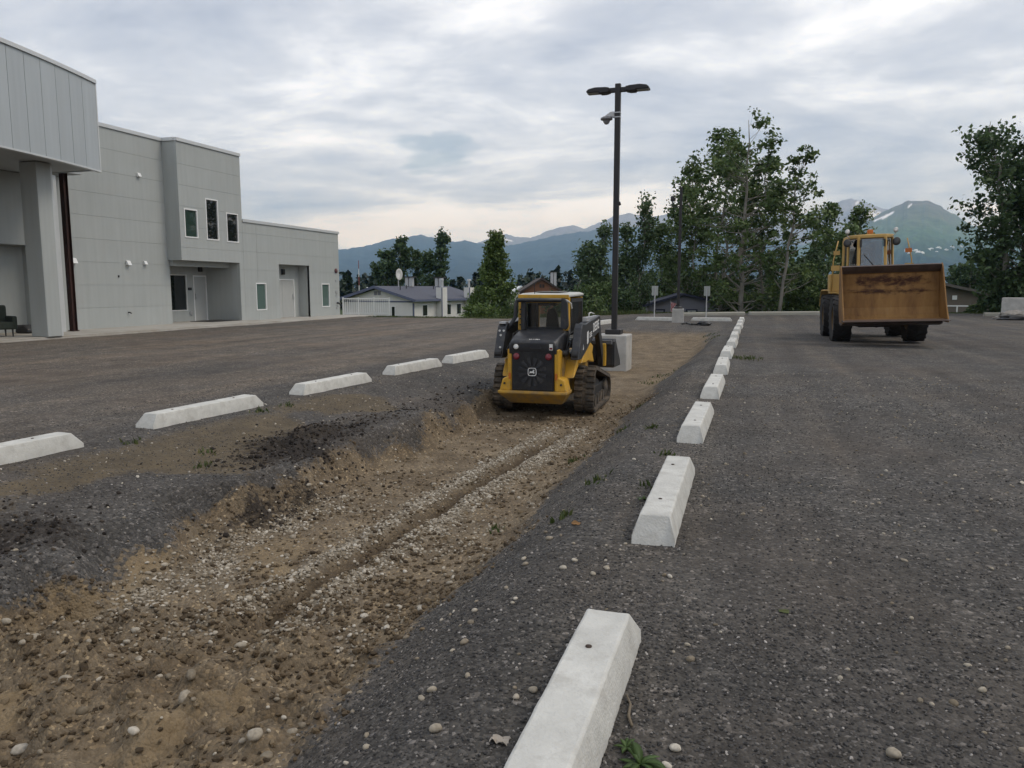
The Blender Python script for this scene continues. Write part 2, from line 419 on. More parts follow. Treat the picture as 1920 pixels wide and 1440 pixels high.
def ground_mat():
    m, n, l, p = new_mat('ground_gravel_and_dirt')
    geo = N(n, 'ShaderNodeNewGeometry')
    def att(nm):
        a = N(n, 'ShaderNodeAttribute'); a.attribute_name = nm; return a.outputs['Fac']
    def vor(scale, rnd=1.0, feat='F1'):
        v = N(n, 'ShaderNodeTexVoronoi', feature=feat); v.inputs['Scale'].default_value = scale; v.inputs['Randomness'].default_value = rnd
        l.new(geo.outputs['Position'], v.inputs['Vector']); return v
    def noi(scale, det=5, rough=0.6):
        z = N(n, 'ShaderNodeTexNoise'); z.inputs['Scale'].default_value = scale; z.inputs['Detail'].default_value = det; z.inputs['Roughness'].default_value = rough
        l.new(geo.outputs['Position'], z.inputs['Vector']); return z.outputs[0]
    def rmp(src, stops, interp='LINEAR'):
        r = N(n, 'ShaderNodeValToRGB'); ramp_set(r, stops, interp); l.new(src, r.inputs[0]); return r.outputs[0]
    def mix(f, a, b, mode='MIX'):
        x = N(n, 'ShaderNodeMix', data_type='RGBA', blend_type=mode)
        for sock, val in ((0, f), (6, a), (7, b)):
            if isinstance(val, (int, float)): x.inputs[sock].default_value = val
            elif isinstance(val, tuple): x.inputs[sock].default_value = (*val, 1)
            else: l.new(val, x.inputs[sock])
        return x.outputs[2]
    v1 = vor(62); v2 = vor(30); v3 = vor(14)
    def chan(v):
        s = N(n, 'ShaderNodeSeparateColor'); l.new(v.outputs['Color'], s.inputs[0]); return s.outputs
    c1, c2, c3 = chan(v1), chan(v2), chan(v3)
    # crushed dark gravel: grains of different grey, a few pale ones
    g1 = rmp(c1[0], [(0.0, (0.033, 0.032, 0.030)), (0.45, (0.064, 0.061, 0.056)), (0.8, (0.108, 0.101, 0.091)), (0.95, (0.16, 0.145, 0.13)), (1.0, (0.38, 0.35, 0.32))])
    g2 = rmp(c2[0], [(0.0, (0.042, 0.040, 0.039)), (0.6, (0.080, 0.076, 0.071)), (0.94, (0.13, 0.12, 0.11)), (1.0, (0.30, 0.27, 0.24))])
    lot = mix(0.42, g1, g2)
    big = noi(0.35, 5, 0.6)
    lot = mix(rmp(big, [(0.42, 0.0), (0.66, 0.55)]), lot, (0.105, 0.086, 0.069))
    lot = mix(1.0, lot, rmp(noi(1.7, 6, 0.65), [(0.3, 0.72), (0.7, 1.22)]), 'MULTIPLY')
    lot = mix(1.0, lot, rmp(noi(0.12, 4, 0.6), [(0.3, 0.85), (0.7, 1.15)]), 'MULTIPLY')
    mpl = N(n, 'ShaderNodeMapping'); mpl.inputs['Scale'].default_value = (1.5, 0.07, 1); mpl.inputs['Rotation'].default_value = (0, 0, 0.12); l.new(geo.outputs['Position'], mpl.inputs[0])
    nl = N(n, 'ShaderNodeTexNoise'); nl.inputs['Scale'].default_value = 1.0; nl.inputs['Detail'].default_value = 6; nl.inputs['Roughness'].default_value = 0.6; l.new(mpl.outputs[0], nl.inputs['Vector'])
    lot = mix(1.0, lot, rmp(nl.outputs[0], [(0.32, (0.80, 0.80, 0.81)), (0.5, (1.0, 1.0, 1.0)), (0.68, (1.32, 1.27, 1.2))]), 'MULTIPLY')
    lot = mix(rmp(noi(0.55, 5, 0.55), [(0.58, 0.0), (0.63, 0.35), (0.75, 0.5)]), lot, mix(1.0, lot, (0.68, 0.67, 0.66), 'MULTIPLY'))
    lot = mix(att('tan'), lot, mix(1.0, lot, (1.52, 1.41, 1.29), 'MULTIPLY'))
    brk = math_n(n, l, 'SUBTRACT', math_n(n, l, 'ADD', math_n(n, l, 'MULTIPLY', noi(11, 5, 0.7), 0.6), math_n(n, l, 'MULTIPLY', c2[2], 0.4)), 0.5)
    def ragged(nm, w=0.9, k=3.2):
        a = att(nm); return math_n(n, l, 'ADD', math_n(n, l, 'MULTIPLY', math_n(n, l, 'SUBTRACT', math_n(n, l, 'ADD', a, math_n(n, l, 'MULTIPLY', brk, w)), 0.5), k), 0.5, True)
    # turned soil
    nd = noi(2.6, 9, 0.7)
    dirt = rmp(nd, [(0.26, (0.078, 0.058, 0.037)), (0.45, (0.15, 0.114, 0.074)), (0.6, (0.215, 0.168, 0.112)), (0.78, (0.28, 0.224, 0.152))])
    dgr = rmp(c1[1], [(0.0, (0.7, 0.7, 0.7)), (0.75, (1.0, 1.0, 1.0)), (0.93, (1.25, 1.2, 1.1)), (1.0, (2.1, 2.1, 2.0))])
    dirt = mix(1.0, dirt, dgr, 'MULTIPLY')
    clay = rmp(noi(7, 6), [(0.3, (0.19, 0.138, 0.078)), (0.7, (0.28, 0.212, 0.128))])
    dirt = mix(math_n(n, l, 'MULTIPLY', ragged('clay', 0.9, 2.2), 0.8), dirt, clay)
    stones = rmp(c2[1], [(0.0, (0.10, 0.085, 0.062)), (0.5, (0.19, 0.165, 0.125)), (1.0, (0.33, 0.30, 0.245))])
    dirt = mix(math_n(n, l, 'MULTIPLY', att('pebble'), 0.6), dirt, stones)
    dirt = mix(math_n(n, l, 'MULTIPLY', att('rut'), 0.85), dirt, (0.045, 0.032, 0.02))
    col = mix(ragged('dirt'), lot, dirt)
    pat = rmp(noi(3.1, 8, 0.7), [(0.3, (0.075, 0.058, 0.036)), (0.7, (0.16, 0.122, 0.072))])
    col = mix(math_n(n, l, 'MULTIPLY', ragged('patch', 1.1, 2.0), 0.8), col, pat)
    dk = rmp(noi(8, 6, 0.7), [(0.35, (0.016, 0.014, 0.013)), (0.7, (0.045, 0.037, 0.031))])
    col = mix(math_n(n, l, 'MULTIPLY', ragged('dark', 1.1, 2.2), 0.88), col, dk)
    gr = rmp(noi(1.5, 7, 0.7), [(0.3, (0.026, 0.040, 0.012)), (0.55, (0.05, 0.075, 0.022)), (0.8, (0.11, 0.11, 0.045))])
    col = mix(ragged('grass', 0.8, 2.5), col, gr)
    l.new(col, p.inputs['Base Color'])
    p.inputs['Roughness'].default_value = 0.9
    p.inputs['Specular IOR Level'].default_value = 0.25
    hgt = math_n(n, l, 'ADD', math_n(n, l, 'MULTIPLY', v1.outputs['Distance'], -0.9), math_n(n, l, 'MULTIPLY', v2.outputs['Distance'], -1.4))
    hgt = math_n(n, l, 'ADD', hgt, math_n(n, l, 'MULTIPLY', noi(40, 6, 0.7), 0.8))
    b = N(n, 'ShaderNodeBump'); b.inputs['Strength'].default_value = 0.75; b.inputs['Distance'].default_value = 0.012
    l.new(hgt, b.inputs['Height']); l.new(b.outputs[0], p.inputs['Normal'])
    return m
GM = ground_mat()
def ground_piece(name, sel):
    q = gq[sel]; idx, inv = np.unique(q, return_inverse=True)
    me = fast_mesh(name, gverts[idx], inv.reshape(-1, 4))
    for nm, arr in (('dirt', m_dirt), ('pebble', m_peb), ('clay', m_clay), ('dark', m_dark), ('grass', m_grass), ('patch', m_pat), ('tan', m_tan), ('rut', m_rut)):
        fattr(me, nm, arr.ravel()[idx])
    me.materials.append(GM); me.shade_smooth()
    o = bpy.data.objects.new(name, me); link(o)
    return tag(o, kind='structure')
s_tr = (fc_dirt > 0.5); s_far = (~s_tr) & ((fc_dv > 0.3) | (np.abs(fu) > 60))
TRENCH = ground_piece('dirt_trench', s_tr)
FIELD = ground_piece('terrain', s_far)
LOT = ground_piece('gravel_ground', (~s_tr) & (~s_far))

# ------------------------------------------------------------------ loose stones
def stone_mat(name, stops, rough=0.85):
    m, n, l, p = new_mat(name)
    oi = N(n, 'ShaderNodeObjectInfo')
    r = N(n, 'ShaderNodeValToRGB'); ramp_set(r, stops); l.new(oi.outputs['Random'], r.inputs[0])
    t = N(n, 'ShaderNodeNewGeometry')
    nz = N(n, 'ShaderNodeTexNoise'); nz.inputs['Scale'].default_value = 60; nz.inputs['Detail'].default_value = 4; l.new(t.outputs['Position'], nz.inputs['Vector'])
    rr = N(n, 'ShaderNodeValToRGB'); ramp_set(rr, [(0.3, 0.75), (0.7, 1.2)]); l.new(nz.outputs[0], rr.inputs[0])
    mx = N(n, 'ShaderNodeMix', data_type='RGBA', blend_type='MULTIPLY'); mx.inputs[0].default_value = 1
    l.new(r.outputs[0], mx.inputs[6]); l.new(rr.outputs[0], mx.inputs[7]); l.new(mx.outputs[2], p.inputs['Base Color'])
    p.inputs['Roughness'].default_value = rough; p.inputs['Specular IOR Level'].default_value = 0.3
    return m
M_GRAV = stone_mat('crushed_gravel', [(0.0, (0.032, 0.031, 0.031)), (0.5, (0.066, 0.063, 0.060)), (0.82, (0.11, 0.103, 0.095)), (0.95, (0.17, 0.155, 0.14)), (1.0, (0.40, 0.37, 0.34))])
M_PEB = stone_mat('washed_pebble', [(0.0, (0.16, 0.13, 0.09)), (0.4, (0.26, 0.222, 0.168)), (0.8, (0.38, 0.338, 0.27)), (1.0, (0.50, 0.46, 0.39))])
M_COB = stone_mat('grey_cobble', [(0.0, (0.14, 0.125, 0.10)), (0.5, (0.24, 0.22, 0.18)), (1.0, (0.36, 0.34, 0.29))])
M_CLOD = stone_mat('soil_clod', [(0.0, (0.05, 0.036, 0.022)), (0.6, (0.11, 0.08, 0.048)), (1.0, (0.19, 0.145, 0.09))], 0.95)
def scatter(name, pts, scl, rot, mat, angular=0.5, sub=1, seed=0, label=None):
    me = bpy.data.meshes.new(name)
    me.vertices.add(len(pts)); me.vertices.foreach_set('co', pts.astype(np.float32).ravel())
    for nm, arr in (('scl', scl), ('rot', rot)):
        a = me.attributes.new(nm, 'FLOAT_VECTOR', 'POINT'); a.data.foreach_set('vector', arr.astype(np.float32).ravel())
    me.materials.append(mat)
    o = bpy.data.objects.new(name, me); link(o)
    ng = bpy.data.node_groups.new(name + '_nodes', 'GeometryNodeTree')
    ng.interface.new_socket('Geometry', in_out='INPUT', socket_type='NodeSocketGeometry')
    ng.interface.new_socket('Geometry', in_out='OUTPUT', socket_type='NodeSocketGeometry')
    n, l = ng.nodes, ng.links
    gi, go = n.new('NodeGroupInput'), n.new('NodeGroupOutput')
    mp = n.new('GeometryNodeMeshToPoints'); l.new(gi.outputs[0], mp.inputs[0])
    ico = n.new('GeometryNodeMeshIcoSphere'); ico.inputs['Radius'].default_value = 1.0; ico.inputs['Subdivisions'].default_value = sub
    sp = n.new('GeometryNodeSetPosition'); l.new(ico.outputs[0], sp.inputs[0])
    nz = n.new('ShaderNodeTexNoise'); nz.inputs['Scale'].default_value = 0.9 + 0.1 * seed; nz.inputs['Detail'].default_value = 2
    vm = n.new('ShaderNodeVectorMath'); vm.operation = 'SUBTRACT'; vm.inputs[1].default_value = (0.5, 0.5, 0.5); l.new(nz.outputs['Color'], vm.inputs[0])
    vs_ = n.new('ShaderNodeVectorMath'); vs_.operation = 'SCALE'; vs_.inputs['Scale'].default_value = angular * 2; l.new(vm.outputs[0], vs_.inputs[0])
    l.new(vs_.outputs[0], sp.inputs['Offset'])
    ss = n.new('GeometryNodeSetShadeSmooth'); ss.inputs['Shade Smooth'].default_value = sub > 1; l.new(sp.outputs[0], ss.inputs[0])
    sm = n.new('GeometryNodeSetMaterial'); sm.inputs['Material'].default_value = mat; l.new(ss.outputs[0], sm.inputs[0])
    ip = n.new('GeometryNodeInstanceOnPoints'); l.new(mp.outputs[0], ip.inputs['Points']); l.new(sm.outputs[0], ip.inputs['Instance'])
    a1 = n.new('GeometryNodeInputNamedAttribute'); a1.data_type = 'FLOAT_VECTOR'; a1.inputs['Name'].default_value = 'scl'
    a2 = n.new('GeometryNodeInputNamedAttribute'); a2.data_type = 'FLOAT_VECTOR'; a2.inputs['Name'].default_value = 'rot'
    er = n.new('FunctionNodeEulerToRotation'); l.new(a2.outputs['Attribute'], er.inputs[0])
    l.new(er.outputs[0], ip.inputs['Rotation']); l.new(a1.outputs['Attribute'], ip.inputs['Scale'])
    l.new(ip.outputs[0], go.inputs[0])
    md = o.modifiers.new('scatter', 'NODES'); md.node_group = ng
    return tag(o, label, None, None, 'stuff')
rs = np.random.default_rng(7)
def in_view(u, v, z=0.0, marg=0.06):
    x = u; y = v
    dx = x * RGT.x + y * RGT.y
    fz = x * FWD.x + y * FWD.y + (z - EYE) * FWD.z
    uy = x * UPV.x + y * UPV.y + (z - EYE) * UPV.z
    px = dx / fz * FPX / 960; py = -uy / fz * FPX / 720
    return (fz > 0.3) & (np.abs(px) < 1 + marg) & (py < 1 + marg)
def sample(n_m2, box, dens):
    """random points with a density map, thinned with distance"""
    a = (box[1] - box[0]) * (box[3] - box[2]); k = int(a * n_m2)
    u = rs.uniform(box[0], box[1], k); v = rs.uniform(box[2], box[3], k)
    keep = in_view(u, v) & (rs.uniform(0, 1, k) < dens(u, v)); return u[keep], v[keep]
def stones(name, n_m2, box, dens, smin, smax, mat, angular, sub, seed, flat=(0.5, 0.85), sink=0.25, label=None):
    u, v = sample(n_m2, box, dens)
    z = masks(u, v)[0]
    k = len(u); s = smin + (smax - smin) * rs.beta(1.3, 3.2, k)
    scl = np.stack([s * rs.uniform(0.8, 1.25, k), s * rs.uniform(0.65, 1.0, k), s * rs.uniform(flat[0], flat[1], k)], -1)
    rot = np.stack([rs.normal(0, 0.3, k), rs.normal(0, 0.3, k), rs.uniform(0, 6.283, k)], -1)
    pts = np.stack([u, v, z + scl[:, 2] * (1 - 2 * sink) * 0.5], -1)
    return scatter(name, pts, scl, rot, mat, angular, sub, seed, label)
def lot_d(u, v):
    mk = masks(u, v); d = np.hypot(u, v)
    return (1 - np.clip(mk[1] * 1.1, 0, 1)) * np.clip((3.3 / np.maximum(d, 0.5)) ** 1.7, 0.0, 1) * (0.35 + 0.65 * sst(0.3, 0.6, fbm(u * 1.2, v * 1.2, 3, 201))) * (1 - sst(13.5, 16, d))
stones('loose_gravel', 2600, (-8, 6, 1.5, 16), lot_d, 0.0035, 0.0125, M_GRAV, 0.55, 1, 0, label='fine dark crushed gravel strewn over the lot')
def peb_d(u, v):
    mk = masks(u, v); return np.clip(mk[2] * 1.05, 0, 1)
stones('washed_pebbles', 2000, (-5.0, -1.6, 2.0, 13), peb_d, 0.007, 0.024, M_PEB, 0.30, 2, 2, label='pale rounded pebbles lying in bands along the trench')
def clod_d(u, v):
    mk = masks(u, v); return mk[1] * (0.25 + 0.75 * sst(0.42, 0.6, fbm(u * 1.6, v * 1.6, 3, 211))) * (1 - 0.8 * sst(4.2, 7, v))
stones('soil_clods', 900, (-5.0, -0.9, 1.6, 14), clod_d, 0.006, 0.034, M_CLOD, 0.7, 1, 3, label='crumbled brown soil on the trench floor')
def dk_d(u, v):
    mk = masks(u, v); return np.clip(mk[4], 0, 1) * 0.9
M_DKS = stone_mat('dark_soil_lump', [(0.0, (0.014, 0.012, 0.011)), (0.6, (0.035, 0.028, 0.023)), (1.0, (0.075, 0.06, 0.045))], 0.95)
stones('dark_soil_lumps', 800, (-5.8, -3.6, 2.5, 13), dk_d, 0.005, 0.034, M_DKS, 0.7, 1, 5, label='dark crumbled soil lumps on the left trench bank')
def sparse_d(u, v):
    mk = masks(u, v); return 0.16 + 0.35 * mk[1] * (1 - mk[2])
stones('scattered_pebbles', 60, (-6.5, 4, 1.6, 15), sparse_d, 0.008, 0.022, M_PEB, 0.25, 2, 4, label='single pale pebbles scattered over gravel and soil')

# the largest cobbles, one by one, lying on trench floor and lot
def cobble_mesh(seed):
    bm = bmesh.new(); bmesh.ops.create_icosphere(bm, subdivisions=2, radius=1.0)
    for w in bm.verts:
        d = mnoise.noise(w.co * 0.9 + Vector((seed * 7.1, 3, 1))) * 0.28
        w.co = w.co * (1 + d); w.co.z *= 0.62; w.co.y *= 0.8
    me = bpy.data.meshes.new('cobble'); bm.to_mesh(me); bm.free(); me.shade_smooth(); me.materials.append(M_PEB); return me
cob = [cobble_mesh(i) for i in range(5)]
def cobble(u, v, s, parent, sink=0.3):
    o = bpy.data.objects.new('cobble', cob[rs.integers(5)]); link(o, parent)
    o.location = (u, v, ground_z(u, v) + s * 0.62 * (1 - 2 * sink)); o.scale = (s, s * rs.uniform(0.8, 1.1), s * rs.uniform(0.8, 1.1))
    o.rotation_euler = (rs.normal(0, 0.2), rs.normal(0, 0.2), rs.uniform(0, 6.28)); return o
lots = [(1000, 1297, .022), (968, 1310, .018), (817, 1371, .024), (809, 1297, .02), (790, 1312, .016), (568, 1364, .024), (548, 1377, .026), (499, 1423, .026), (982, 1050, .018), (985, 1060, .02), (1030, 1012, .024), (1055, 1067, .02), (1077, 1053, .02), (1112, 1078, .018), (1136, 1066, .018), (1138, 1068, .016), (835, 1080, .02), (850, 1083, .022), (843, 1095, .022), (1266, 1407, .02), (1675, 1419, .03), (1858, 1068, .016), (1842, 1297, .018), (1256, 1083, .018), (1245, 1080, .014), (930, 1010, .015), (890, 1147, .02), (882, 1170, .02), (728, 1138, .022), (1250, 1440, .02), (870, 1207, .02)]
for px, py, s in lots:
    d = ray(px, py); t = -EYE / d.z; q = d * t
    for _ in range(6):
        zz = ground_z(q.x, q.y); q = d * ((zz - EYE) / d.z)
    cobble(q.x, q.y, s, LOT if q.x > -1.6 else TRENCH, 0.15)
for i in range(110):
    v = 2.0 + 9.5 * rs.beta(1.1, 2.2); u = rs.uniform(-4.3, -1.9)
    mk = masks(np.array([u]), np.array([v]))
    if mk[1][0] < 0.6: continue
    cobble(u, v, rs.uniform(0.016, 0.036) * (1.1 if v < 4 else 0.9), TRENCH, 0.28)

# ------------------------------------------------------------------ concrete wheel stops
M_CONC = surf('concrete_wheel_stop', (0.585, 0.58, 0.54), 0.88, 0.16, 5.0, bump=0.5, bscale=70, spec=0.25, objvar=.05, dirt=(0.37, 0.355, 0.32), dscale=7, dfac=(0.50, 0.82))
M_PIN = surf('rusty_rebar', (0.05, 0.03, 0.02), 0.8, 0.4, 30)
M_CONC2 = surf('concrete_block', (0.47, 0.46, 0.43), 0.85, 0.2, 3.0, bump=0.3, bscale=50, spec=0.3, dirt=(0.30, 0.27, 0.22), dscale=4, dfac=(0.56, 0.8))
def stop_mesh(L=1.95, W=0.265, T=0.185, Hh=0.165, lo=0.05, slope=0.11, seed=0):
    bm = bmesh.new()
    n = 44; prof = [(-W / 2, -0.03), (-W / 2 + .004, lo), (-T / 2, Hh), (-T / 4, Hh), (0, Hh), (T / 4, Hh), (T / 2, Hh), (W / 2 - .004, lo), (W / 2, -0.03)]
    rings = []
    for i in range(n + 1):
        t = i / n; ring = []
        for x, z in prof:
            y = -L / 2 + L * t
            e = slope * max(0, (z - lo) / (Hh - lo))
            y = -L / 2 + e + (L - 2 * e) * t
            q = Vector((x, y, z)); k = mnoise.noise(Vector((x * 9 + seed * 3, y * 9, z * 9))) * 0.004 + mnoise.noise(Vector((x * 30, y * 30 + seed, z * 30))) * 0.0022
            ring.append(bm.verts.new(q + Vector((k, 0, k * 0.6 if z > 0.1 else 0))))
        rings.append(ring)
    for a, b in zip(rings, rings[1:]):
        for j in range(len(prof) - 1): bm.faces.new((a[j], a[j + 1], b[j + 1], b[j]))
    bm.faces.new(rings[0]); bm.faces.new(list(reversed(rings[-1])))
    bmesh.ops.recalc_face_normals(bm, faces=bm.faces)
    me = bpy.data.meshes.new('wheel_stop_body'); bm.to_mesh(me); bm.free()
    me.materials.append(M_CONC); me.shade_smooth(); me.set_sharp_from_angle(angle=R(28)); return me
stop_me = [stop_mesh(seed=i) for i in range(4)]
pin = MB().lathe([(0.0, 0.0), (0.016, 0.0), (0.016, 0.012), (0.010, 0.016), (0.0, 0.016)], n=10)
pin_o = pin.build('rebar_pin', M_PIN, smooth=True); pin_me = pin_o.data; bpy.data.objects.remove(pin_o)
def wheel_stop(u, v, rz, label, group, L=1.95, dz=0.0, k=0, s=1.0):
    t = thing('wheel_stop', label, 'wheel stop', (u, v, min(ground_z(u, v), 0.0) + dz), rz, group)
    b = bpy.data.objects.new('concrete_body', stop_me[k % 4]); link(b, t); b.scale = (s, L / 1.95, s)
    bv = b.modifiers.new('bevel', 'BEVEL'); bv.width = 0.010; bv.segments = 2; bv.limit_method = 'ANGLE'; bv.angle_limit = R(28)
    for sgn in (-1, 1):
        q = bpy.data.objects.new('rebar_pin', pin_me); link(q, t); q.location = (rs.uniform(-.02, .02), sgn * L * 0.27 + rs.uniform(-.03, .03), 0.163 * s); q.scale = (0.8, 0.8, 0.5)
    return t
ords = ['nearest, cut by the picture edge', 'second nearest', 'third nearest', 'fourth nearest', 'fifth nearest', 'sixth nearest', 'seventh nearest', 'eighth nearest', 'ninth nearest', 'tenth nearest', 'eleventh nearest', 'last and farthest']
for i in range(12):
    wheel_stop(-0.555 + 0.012 * math.sin(i * 2.3), 2.29 + 3.235 * i, R(0.6 * math.sin(i * 1.9)), 'pale concrete wheel stop in the right-hand row, ' + ords[i], 'wheel stops of the right-hand row', k=i, s=1.0)
lname = ['cut by the left edge', 'in front of the dark earth mound', 'third from the left edge', 'fourth from the left edge', 'just left of the tracked loader']
for i, (v, u) in enumerate(((4.9, -6.42), (7.72, -6.36), (10.58, -6.27), (13.35, -6.16), (15.75, -6.0))):
    wheel_stop(u, v, R(-3.2 - 0.4 * i), 'concrete wheel stop in the left-hand row, ' + lname[i], 'wheel stops of the left-hand row', L=1.86, k=i + 1, dz=-0.01)
wheel_stop(-6.2, 33.2, R(-8), 'small far wheel stop showing between loader arm and light pole', 'wheel stops of the left-hand row', L=1.86)
wheel_stop(-4.52, 37.4, R(86), 'far crosswise wheel stop left of the small pole base, below a sign', 'crosswise wheel stops under the signs', L=1.9, k=2)
wheel_stop(-1.93, 37.7, R(90), 'far crosswise wheel stop right of the small pole base, below a sign', 'crosswise wheel stops under the signs', L=1.9, k=3)
# ------------------------------------------------------------------ the grey building on the left
M_WALL = surf('grey_wall_panel', (0.405, 0.43, 0.42), 0.62, 0.05, 1.2, bump=0.12, bscale=90, spec=0.35, objvar=.018, streak=.05, stretch=(1, 1, .5), dirt=(0.40, 0.41, 0.395), dscale=1.1, dfac=(0.55, 0.8))
M_JOINT = surf('wall_joint', (0.35, 0.37, 0.36), 0.8, 0.1)
M_COPE = surf('metal_coping', (0.60, 0.62, 0.62), 0.4, 0.06, 2, metal=0.2)
M_FASC = surf('fascia_metal', (0.43, 0.465, 0.48), 0.42, 0.05, 0.8, metal=0.15, spec=0.5, objvar=.03, streak=.05, stretch=(1, 1, .3))
M_SOFF = surf('soffit_metal', (0.40, 0.42, 0.42), 0.6, 0.08, 2)
M_FRAMEW = surf('white_window_frame', (0.78, 0.79, 0.78), 0.4, 0.05)
M_DOOR = surf('pale_door', (0.45, 0.465, 0.455), 0.45, 0.05, 2)
M_DARKM = surf('dark_metal', (0.03, 0.03, 0.03), 0.5, 0.2)
M_RUST = surf('rusted_steel', (0.055, 0.022, 0.017), 0.85, 0.4, 3, c2=(0.022, 0.013, 0.011), bump=0.4, bscale=30, stretch=(1, 1, .4))
M_PANE = glass_dark('dark_pane', (0.012, 0.015, 0.016), 0.02, 0.9)
M_BLIND = glass_dark('pane_with_blind', (0.10, 0.15, 0.135), 0.06, 0.5)
M_PANE3 = glass_dark('green_pane', (0.03, 0.055, 0.045))
M_WALK = surf('sidewalk_concrete', (0.42, 0.40, 0.36), 0.9, 0.15, 1.5, bump=0.25, bscale=40, spec=0.25, dirt=(0.30, 0.26, 0.20), dscale=0.8, dfac=(0.5, 0.75))
M_STEELG = surf('galvanised_steel', (0.5, 0.51, 0.52), 0.45, 0.1, 6, metal=0.5)
UF, UM, UB1, UB2 = -22.3, -23.0, -24.1, -22.95
FZ = 0.08
B = thing('grey_building', 'large pale grey panelled building with curved canopy, filling the left side', 'building', (0, 0, 0))
def sub_intervals(a, b, cuts):
    segs = [(a, b)]
    for c0, c1 in cuts:
        nx = []
        for s0, s1 in segs:
            if c1 <= s0 or c0 >= s1: nx.append((s0, s1)); continue
            if c0 > s0: nx.append((s0, c0))
            if c1 < s1: nx.append((c1, s1))
        segs = nx
    return segs
def panel_wall(u, v0, v1, z0, z1, holes=(), row=0.83, th=0.12, gap=0.007, mat=None, first=None, vjoint=None):
    """wall in a plane of constant x facing +x, laid in horizontal panels with recessed joints; holes (v0,v1,z0,z1)"""
    zs = [z0]; z = first if first else z0 + row
    while z < z1 - 0.15: zs.append(z); z += row
    zs.append(z1)
    vcols = [v0] + (vjoint or []) + [v1]
    for a, b in zip(zs, zs[1:]):
        for va, vb in zip(vcols, vcols[1:]):
            za, zb = a + (gap / 2 if a > z0 else 0), b - (gap / 2 if b < z1 else 0)
            ya, yb = va + (gap / 2 if va > v0 else 0), vb - (gap / 2 if vb < v1 else 0)
            cuts = sorted({za, zb} | {q for h in holes for q in h[2:4] if za < q < zb})
            groups_ = {}
            for c, d in zip(cuts, cuts[1:]):
                mid = (c + d) / 2
                for s0, s1 in sub_intervals(ya, yb, [(h[0], h[1]) for h in holes if h[2] < mid < h[3]]): groups_.setdefault(sum(1 for h in holes if h[1] <= s0 + .01 and h[2] <= za + 1e-4 and h[3] >= zb - 1e-4), MB()).box(u - th, u, s0, s1, c, d)
            for mb in groups_.values(): mb.build('wall_panel', mat or M_WALL, B)
    mb = MB(); cuts = sorted({z0 + .002, z1 - .002} | {q for h in holes for q in h[2:4] if z0 < q < z1})
    for c, d in zip(cuts, cuts[1:]):
        for s0, s1 in sub_intervals(v0 + .002, v1 - .002, [(h[0], h[1]) for h in holes if h[2] < (c + d) / 2 < h[3]]): mb.box(u - th - 0.06, u - 0.018, s0, s1, c, d)
    mb.build('wall_backing', M_JOINT, B)
def window(u, v0, v1, z0, z1, pane, fr=0.055, depth=0.07):
    mb = MB(); x0, x1 = u - depth, u + 0.022
    mb.box(x0, x1, v0, v0 + fr, z0, z1).box(x0, x1, v1 - fr, v1, z0, z1).box(x0, x1, v0 + fr, v1 - fr, z0, z0 + fr).box(x0, x1, v0 + fr, v1 - fr, z1 - fr, z1)
    w = mb.build('window', M_FRAMEW, B, bevel=0.006)
    MB().box(u - 0.05, u - 0.03, v0 + fr + .001, v1 - fr - .001, z0 + fr + .001, z1 - fr - .001).build('pane', pane, w)
    return w
VB0, VB1, VW1 = 26.15, 30.15, 38.6
ZT, ZW = 7.45, 4.58
w_up = [(26.40, 27.20, 3.60, 4.78), (27.72, 28.52, 3.58, 5.32), (29.04, 29.86, 3.56, 4.85)]
w_lo = [(30.96, 31.77, 0.50, 1.79), (36.71, 37.53, 0.52, 1.79)]
rc1 = (VB0, 29.85, FZ, 2.68); rc2 = (32.87, 35.57, 0.0, 2.71)
# upper bay with three windows, the low wing beside it
panel_wall(UF, VB0, VB1, 2.68, ZT, w_up, first=3.2)
panel_wall(UF, 29.85, VB1, 0.0, 2.68, first=0.72)
panel_wall(UF, VB1 + .006, VW1, 0.0, ZW, w_lo + [rc2], first=0.72, vjoint=[31.15])
MB().box(UM - .1, UF - .13, VB0, VB0 + .12, 2.68, ZT).build('bay_side', M_WALL, B)
MB().box(UB1, UF - .13, VB0 + .1, 29.85, 2.70, 2.82).build('bay_soffit', M_SOFF, B)
MB().box(UM - .02, UM + .16, VB0 + .12, 29.85, 2.45, 2.70).build('entry_beam', M_WALL, B)
# main wall
panel_wall(UM, 21.2, VB0 + .1, FZ, ZT, first=0.83)
